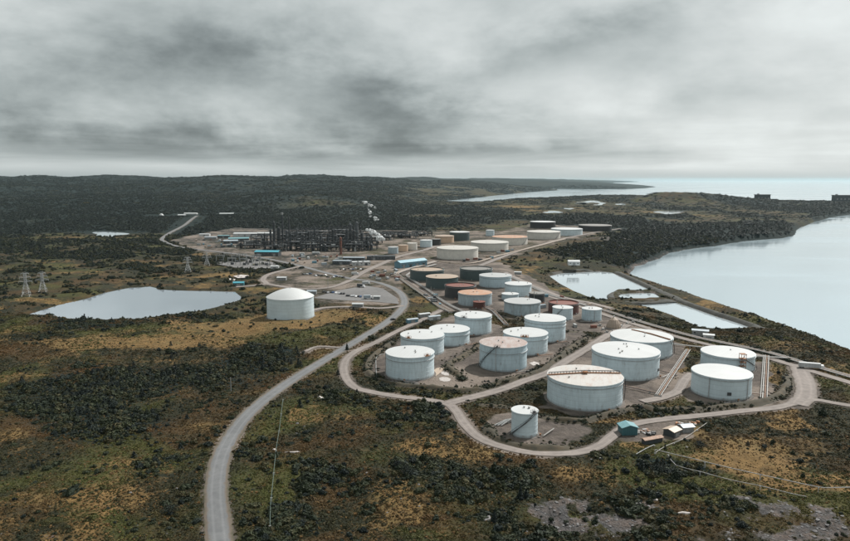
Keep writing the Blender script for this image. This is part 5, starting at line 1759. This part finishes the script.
def scatter(name, label, x, y, z, scale, col, nvar, cat_kind='stuff'):
    n = len(x)
    me = bpy.data.meshes.new(name)
    me.vertices.add(n)
    me.vertices.foreach_set('co', np.stack([x, y, z], 1).astype(np.float32).ravel())
    for an, tp, val in (('s', 'FLOAT_VECTOR', scale), ('r', 'FLOAT', VR.uniform(0, 6.28, n)), ('k', 'INT', VR.integers(0, nvar, n))):
        a = me.attributes.new(an, tp, 'POINT')
        if tp == 'FLOAT_VECTOR':
            a.data.foreach_set('vector', val.astype(np.float32).ravel())
        else:
            a.data.foreach_set('value', val.astype(np.float32 if tp == 'FLOAT' else np.int32))
    o = link(name, me, None)
    tag(o, label, kind=cat_kind)
    ng = bpy.data.node_groups.new(name, 'GeometryNodeTree')
    ng.interface.new_socket('Geometry', in_out='INPUT', socket_type='NodeSocketGeometry')
    ng.interface.new_socket('Geometry', in_out='OUTPUT', socket_type='NodeSocketGeometry')
    T = NT(ng)
    gi = T.new('NodeGroupInput'); go = T.new('NodeGroupOutput')
    ci = T.new('GeometryNodeCollectionInfo', transform_space='ORIGINAL')
    ci.inputs['Collection'].default_value = col
    ci.inputs['Separate Children'].default_value = True
    ci.inputs['Reset Children'].default_value = True
    mp = T.new('GeometryNodeMeshToPoints')
    T.l.new(gi.outputs[0], mp.inputs['Mesh'])
    mp.inputs['Radius'].default_value = .01
    ip = T.new('GeometryNodeInstanceOnPoints')
    T.l.new(mp.outputs[0], ip.inputs['Points'])
    T.l.new(ci.outputs[0], ip.inputs['Instance'])
    ip.inputs['Pick Instance'].default_value = True
    def named(nm, tp):
        nd = T.new('GeometryNodeInputNamedAttribute', data_type=tp)
        nd.inputs['Name'].default_value = nm
        return nd.outputs[0]
    T.l.new(named('k', 'INT'), ip.inputs['Instance Index'])
    T.l.new(named('s', 'FLOAT_VECTOR'), ip.inputs['Scale'])
    cx = T.new('ShaderNodeCombineXYZ')
    T.l.new(named('r', 'FLOAT'), cx.inputs[2])
    T.l.new(cx.outputs[0], ip.inputs['Rotation'])
    T.l.new(ip.outputs[0], go.inputs[0])
    md = o.modifiers.new('scatter', 'NODES')
    md.node_group = ng
    return o


def wedge_points(n, y0, y1, p, umax=.74):
    """random ground points in front of the camera; p sets how the density falls with distance"""
    t = VR.uniform(0, 1, n)
    y = (y0 ** p + (y1 ** p - y0 ** p) * t) ** (1 / p)
    x = VR.uniform(-umax, umax, n) * (y + 25)
    return x, y


tank_c = np.array([(o.location.x, o.location.y) for o in bpy.data.objects if o.get('category') == 'tank'])
tank_r = np.array([max(ch.dimensions.x for ch in o.children) / 2 for o in bpy.data.objects if o.get('category') == 'tank']) if False else None


def clear_of_things(x, y, F):
    ok = (F['road'] > 1.2) & (F['pond'] > np.where(F['px'] > 500, 5.0, 1.5)) & (F['sea'] > 6) & (F['padraw'] < .30)
    for o in bpy.data.objects:
        c = o.get('category')
        if c in ('tank', 'building', 'warehouse', 'cabin', 'shed', 'hut', 'container', 'truck', 'scrap', 'dome'):
            rad = {'tank': 17, 'building': 16, 'warehouse': 24}.get(c, 5.5) if o.location.y < 1900 else 60
            if c == 'tank': rad = TR.get(o.name, 17) + 3
            ok &= (x - o.location.x) ** 2 + (y - o.location.y) ** 2 > rad * rad
    return ok


TR = {}
for o in bpy.data.objects:
    if o.get('category') == 'tank':
        sh = [c for c in o.children if c.name.startswith('shell')][0]
        TR[o.name] = max(abs(v.co.x) for v in list(sh.data.vertices)[:80])

bushes = proto_collection('bush_forms', [bush_mesh('bush', .95, 1.0, 130, 4, .20, 'scrub_leaf'), bush_mesh('bush', 1.15, .75, 130, 5, .21, 'scrub_leaf'), bush_mesh('bush', .8, 1.2, 120, 3, .19, 'scrub_leaf'), bush_mesh('bush', 1.3, .6, 140, 6, .2, 'scrub_leaf'), bush_mesh('bush', 1.0, .9, 110, 4, .22, 'conifer_leaf')])
moor_bushes = proto_collection('moor_bush_forms', [bush_mesh('moor_bush', 1.0, .9, 90, 4, .24, 'conifer_leaf'), bush_mesh('moor_bush', 1.2, .7, 90, 5, .24, 'conifer_leaf'), bush_mesh('moor_bush', 1.1, .8, 90, 4, .24, 'scrub_leaf')])  # far scrub mostly takes the leaf colour that has cloud shade in it
firs = proto_collection('fir_forms', [conifer_mesh('fir', .42, 1.0, 150, .085), conifer_mesh('fir', .36, 1.0, 140, .08), conifer_mesh('fir', .52, 1.0, 160, .095), bush_mesh('fir', .5, .9, 120, 3, .12, 'conifer_leaf')])
far_forms = None
tufts = proto_collection('tuft_forms', [bush_mesh('tuft', .8, .45, 46, 3, .26, 'dry_leaf'), bush_mesh('tuft', .9, .6, 46, 3, .24, 'dry_leaf'), bush_mesh('tuft', .7, .4, 40, 2, .26, 'heath_leaf')])

heath = proto_collection('heath_forms', [bush_mesh('heath', .9, .5, 44, 3, .25, 'heath_leaf'), bush_mesh('heath', .8, .6, 44, 3, .23, 'heath_leaf'), bush_mesh('heath', 1.0, .45, 40, 4, .25, 'heath_leaf')])
# scrub
x, y = wedge_points(270000, 150, 1350, .5)
F = fields(x, y)
clump = fbm(x / 9, y / 9, 91, 4, .6)
mass = fbm(x / 38, y / 30, 95, 4, .55)
dens = (.05 + 1.15 * smooth(.35, .75, F['wood']) + .95 * smooth(.53, .44, mass) * smooth(.60, .45, F['nn'])) * smooth(.40, .56, clump + .10 * F['wood'])
dens = dens * np.clip(1.15 - 1.35 * F['dry'] - 2.2 * F['rock'], 0, 1) * (1 - .85 * F['meadow']) + .014
ok = clear_of_things(x, y, F) & (VR.uniform(0, 1.35, len(x)) < dens) & (F['road'] > 2.2)
# growth on the bunds
bx, by = [], []
for b_ in BUNDS:
    ln = spline(ats(b_), 1.5)
    for q in range(5):
        k = VR.uniform(0, 1, len(ln)) < .75
        bx.append(ln[k, 0] + VR.normal(0, 2.4, k.sum())); by.append(ln[k, 1] + VR.normal(0, 2.4, k.sum()))
bx, by = np.concatenate(bx), np.concatenate(by)
FB = fields(bx, by)
okb = (FB['road'] > 1.0) & (fbm(bx / 8, by / 8, 14, 3) > .36)
for o in bpy.data.objects:
    if o.get('category') == 'tank':
        okb &= (bx - o.location.x) ** 2 + (by - o.location.y) ** 2 > (TR[o.name] + 2.5) ** 2
shore = smooth(70, 20, F['sea']) * (y < 900)
s = VR.lognormal(0, .40, len(x)) * (.60 + .55 * F['wood'] + .55 * smooth(.52, .38, F['nn']) + .5 * smooth(.5, .7, clump)) * (1 + smooth(350, 1200, y) * 1.2) * (1 - .6 * shore)
s = np.minimum(s, 3.4)
sb = VR.lognormal(-.35, .38, len(bx))
x = np.concatenate([x[ok], bx[okb]]); y = np.concatenate([y[ok], by[okb]])
z = np.concatenate([F['z'][ok], FB['z'][okb] + .8]); s = np.concatenate([s[ok], sb[okb]])
S = np.stack([s * VR.uniform(.9, 1.5, len(s)), s * VR.uniform(.9, 1.5, len(s)), s * VR.uniform(.65, 1.2, len(s))], 1)
print('scrub', len(x))
scatter('scrub', 'dark green and brown scrub covering the heath', x, y, z - .1 * s, S, bushes, 5)
# dry grass and low heath
x, y = wedge_points(150000, 150, 620, .55)
F = fields(x, y)
dens = np.clip(F['dry'] * 1.1 + .18 - F['rock'] * .5, 0, 1) * (1 - .25 * F['meadow'])
ok = clear_of_things(x, y, F) & (VR.uniform(0, 1, len(x)) < dens)
s = VR.lognormal(-.75, .35, len(x)) * (1 - .25 * F['meadow'])
x, y, z, s = x[ok], y[ok], F['z'][ok], s[ok]
scatter('dry_grass', 'ochre dry grass tufts between the scrub', x, y, z - .05, np.stack([s, s, s], 1), tufts, 3)
x, y = wedge_points(230000, 150, 560, .5)
F = fields(x, y)
dens = np.clip(.9 - F['dry'] * .55 - F['rock'] * 1.3 - F['meadow'] * .6, 0, 1) * (.35 + fbm(x / 5, y / 5, 33, 3))
ok = clear_of_things(x, y, F) & (VR.uniform(0, 1, len(x)) < dens)
s = VR.lognormal(-.85, .40, len(x)) * (1 + smooth(300, 560, y) * .5)
x, y, z, s = x[ok], y[ok], F['z'][ok], s[ok]
print('heath', len(x))
scatter('low_heath', 'knee-high brown and green heath plants', x, y, z - .05, np.stack([s * 1.3, s * 1.3, s], 1), heath, 3)
# stones of the bare slopes
import bmesh
stones = []
for k in range(4):
    bm = bmesh.new(); bmesh.ops.create_icosphere(bm, subdivisions=1, radius=1.0)
    for v in bm.verts:
        v.co = Vector((v.co.x * VR.uniform(.7, 1.2), v.co.y * VR.uniform(.6, 1.1), v.co.z * VR.uniform(.4, .7)))
    me = bpy.data.meshes.new('stone'); bm.to_mesh(me); bm.free(); me.materials.append(M['bare_stone'])
    stones.append(me)
stone_c = proto_collection('stone_forms', stones)
x, y = wedge_points(60000, 150, 420, .6)
F = fields(x, y)
ok = clear_of_things(x, y, F) & (VR.uniform(0, 1, len(x)) < .5 * smooth(.25, .7, F['rock']) + .004)
x, y, z = x[ok], y[ok], F['z'][ok]
s = VR.lognormal(-1.15, .55, len(x))
print('stones', len(x))
scatter('scree', 'grey stones and boulders strewn over the bare slope', x, y, z, np.stack([s * 1.2, s, s], 1), stone_c, 4)
# woods: spruce belts
x, y = wedge_points(150000, 230, 9500, .30)
F = fields(x, y)
dens = smooth(.25, .95, F['wood'] + .55 * (.5 - F['nn']) + .5 * (fbm(x / 40, y / 60, 88, 3) - .5)) * np.where(y > 900, 1.0, .35) * (1 - .8 * F['meadow']) + .004
ok = clear_of_things(x, y, F) & (VR.uniform(0, 1, len(x)) < dens) & (F['road'] > np.where(y > 800, 9 + smooth(900, 2000, y) * 26, 1.2)) & (F['pond'] > np.where(y > 900, 40, 2))
x, y, z = x[ok], y[ok], F['z'][ok]
h = VR.lognormal(0, .28, len(x)) * (2.4 + 1.4 * smooth(420, 1300, y) + 2.2 * smooth(2500, 9000, y))
wdt = h * VR.uniform(.9, 1.35, len(x)) * (1 + smooth(700, 1600, y) * 1.6 + smooth(2500, 9000, y) * 3.0)
print('spruce', len(x))
scatter('spruce_wood', 'dark spruce woodland on the slopes and hollows', x, y, z - .2, np.stack([wdt, wdt, h], 1), firs, 4)

x, y = wedge_points(70000, 1250, 5200, .3)
F = fields(x, y)
dens = np.clip(.22 + 1.5 * (fbm(x / 90, y / 200, 44, 4, .6) - .42) - .5 * F['dry'], .02, 1)
ok = clear_of_things(x, y, F) & (VR.uniform(0, 1, len(x)) < dens) & (F['road'] > 14) & (F['pond'] > 20)
x, y, z = x[ok], y[ok], F['z'][ok]
h = VR.lognormal(0, .3, len(x)) * (1.6 + 1.2 * smooth(1500, 4500, y))
wdt = h * VR.uniform(1.2, 2.4, len(x)) * (1 + smooth(1200, 4500, y) * 1.8)
scatter('far_scrub', 'dark scrub dotted over the far moor', x, y, z - .1, np.stack([wdt, wdt, h], 1), moor_bushes, 3)

# spruces and bushes that stand out singly
def spruce(px, py, h, label, w=.36):
    X, Y = at(px, py)
    rt = empty('spruce_tree', (X, Y, ground_z(X, Y) - .15), VR.uniform(0, 6), label, 'tree')
    MB().tube([(0, 0, 0), (.05, 0, h * .5), (0, 0, h * .97)], [.05 * h * .5, .018 * h, .006 * h], 7).build('trunk', M['bark'], rt)
    me = conifer_mesh('crown', w * h, h, 420, .06 * h)
    link('crown', me, None, rt)


def shrub(px, py, w, h, label, mat='scrub_leaf'):
    X, Y = at(px, py)
    rt = empty('shrub', (X, Y, ground_z(X, Y) - .1), VR.uniform(0, 6), label, 'shrub')
    s = MB()
    for k in range(4):
        a = k * 1.6
        s.tube([(0, 0, 0), (.2 * w * math.cos(a), .2 * w * math.sin(a), .35 * h), (.42 * w * math.cos(a), .42 * w * math.sin(a), .7 * h)], [.09, .06, .03], 5)
    s.build('stem', M['bark'], rt)
    link('crown', bush_mesh('crown', w * .62, h, 520, 9, .22, mat), None, rt)


spruce(347, 350, 4.6, 'small dark spruce on the verge between the paved road and the hairpin')
spruce(338, 375, 3.4, 'small dark spruce left of the gravel hairpin', .45)
spruce(357, 394, 3.0, 'low dark spruce just below the hairpin', .45)
spruce(494, 524, 4.2, 'dark spruce at the bottom centre, left of the rocky slope')
spruce(520, 500, 4.6, 'pair spruce on the left above the rocky slope')
spruce(526, 499, 3.6, 'pair spruce on the right above the rocky slope')
spruce(500, 462, 3.2, 'small spruce below the small tall tank curve')
spruce(404, 385, 2.4, 'tiny spruce on the verge under the hairpin corner tank', .5)
shrub(408, 478, 7.5, 4.2, 'big round dark bush in the centre foreground', 'conifer_leaf')
shrub(398, 470, 5.5, 3.2, 'dark bush behind the big round foreground bush', 'conifer_leaf')
shrub(700, 449, 6.0, 3.2, 'dark rounded bush below the blue-grey shed', 'conifer_leaf')
shrub(656, 470, 8.0, 3.4, 'wide dark bush under the corner of the slope pipe', 'conifer_leaf')
shrub(170, 512, 6.0, 3.0, 'dark bush left of the paved road at the bottom', 'conifer_leaf')
shrub(250, 518, 4.0, 2.2, 'olive bush between the paved road and the thin green pipe')
shrub(742, 525, 4.5, 2.2, 'dark bush between pale rock patches at the lower right', 'conifer_leaf')
shrub(790, 342, 4.0, 2.2, 'lone dark bush on the grassy shore bank at the right')
shrub(820, 346, 4.4, 2.4, 'dark bush farther right on the grassy shore bank')

# ------------------------------------------------------------------ steam
m, T, b = new_mat('steam_white')
b.inputs['Base Color'].default_value = (.86, .88, .88, 1)
b.inputs['Roughness'].default_value = 1.0
b.inputs['Specular IOR Level'].default_value = 0.0
b.inputs['Subsurface Weight'].default_value = .4
b.inputs['Subsurface Radius'].default_value = (4, 4, 4)
pos = T.new('ShaderNodeTexCoord').outputs['Object']
T.l.new(T.remap(T.math('ADD', T.math('MULTIPLY', T.noise(pos, .16, 5, .65), .6), T.math('MULTIPLY', T.noise(pos, .5, 4, .6), .4)), .42, .62, 0, .8, True), b.inputs['Alpha'])


def steam(label, puffs, Y, seed):
    """billows: each puff a lumpy ball, all one drifting cloud"""
    import bmesh
    from mathutils import noise as mn
    x0, z0 = atd(puffs[0][0], puffs[0][1], Y)
    bm = bmesh.new()
    for i, (px, py, rad) in enumerate(puffs):
        x, z = atd(px, py, Y)
        base = bmesh.ops.create_icosphere(bm, subdivisions=4, radius=1.0)['verts']
        for v in base:
            n = v.co.normalized()
            q = 1 + .34 * mn.fractal(n * 1.2 + Vector((seed, i * 3.1, 0)), 1.0, 2.1, 3)
            v.co = Vector((n.x * 1.25, n.y, n.z * .85)) * rad * q + Vector((x - x0, (i % 3 - 1) * rad * .4, z - z0))
    me = bpy.data.meshes.new('steam_plume'); bm.to_mesh(me); bm.free()
    me.shade_smooth()
    tag(link('steam_plume', me, M['steam_white'], None, (x0, Y, z0)), label, 'steam')


def billow(path, n, spread, rmin, rmax, seed):
    r_ = random.Random(seed); out = []
    for i in range(n):
        t = r_.random() * (len(path) - 1)
        k = min(int(t), len(path) - 2); f = t - k
        w = math.sin(math.pi * (.12 + .8 * t / (len(path) - 1)))
        out.append((path[k][0] + (path[k + 1][0] - path[k][0]) * f + r_.gauss(0, spread) * w, path[k][1] + (path[k + 1][1] - path[k][1]) * f + r_.gauss(0, spread * .6) * w, r_.uniform(rmin, rmax) * (.5 + .6 * w)))
    return out


steam('low white steam cloud at the right end of the refinery', billow([(383, 240), (379, 237.5), (375, 235), (371, 232), (367, 229)], 30, 1.5, 1.4, 3.8, 3), 1075, 3)
steam('thin broken white steam plume rising above the refinery', billow([(378, 219.5), (374, 218), (370, 215), (370, 211), (368, 208)], 14, 1.1, 1.0, 3.0, 5) + billow([(376, 208), (370, 206), (366, 203), (363, 201.5)], 13, 1.0, 1.0, 3.2, 6), 1500, 8)

# ------------------------------------------------------------------ haze
hz = MB()
hz.box((9000, 28000, 74), (120000, 64000, 196))
hm, T, b = new_mat('haze_air')
T.n.remove(b)
v = T.new('ShaderNodeVolumePrincipled', {'Color': (.58, .74, .785), 'Density': 1.25e-5, 'Anisotropy': .0})
T.l.new(v.outputs[0], [q for q in T.n if q.type == 'OUTPUT_MATERIAL'][0].inputs['Volume'])
tag(hz.build('haze', hm), 'thin bluish sea air over the whole landscape', kind='stuff')

# ------------------------------------------------------------------ look-alikes told apart by their place
ORD = ['', 'first', 'second', 'third', 'fourth', 'fifth', 'sixth', 'seventh', 'eighth', 'ninth', 'tenth', 'eleventh', 'twelfth', 'thirteenth', 'fourteenth', 'fifteenth', 'sixteenth', 'seventeenth', 'eighteenth', 'nineteenth', 'twentieth', 'twenty-first', 'twenty-second', 'twenty-third', 'twenty-fourth']
same = {}
for o in bpy.data.objects:
    if o.get('category') and o.get('group'):
        same.setdefault(o['label'], []).append(o)
for lab, L in same.items():
    if len(L) > 1:
        L.sort(key=lambda o: proj(o.location.x, o.location.y)[0])
        for i, o in enumerate(L):
            o['label'] = '%s, %s from the left' % (lab, ORD[i + 1])
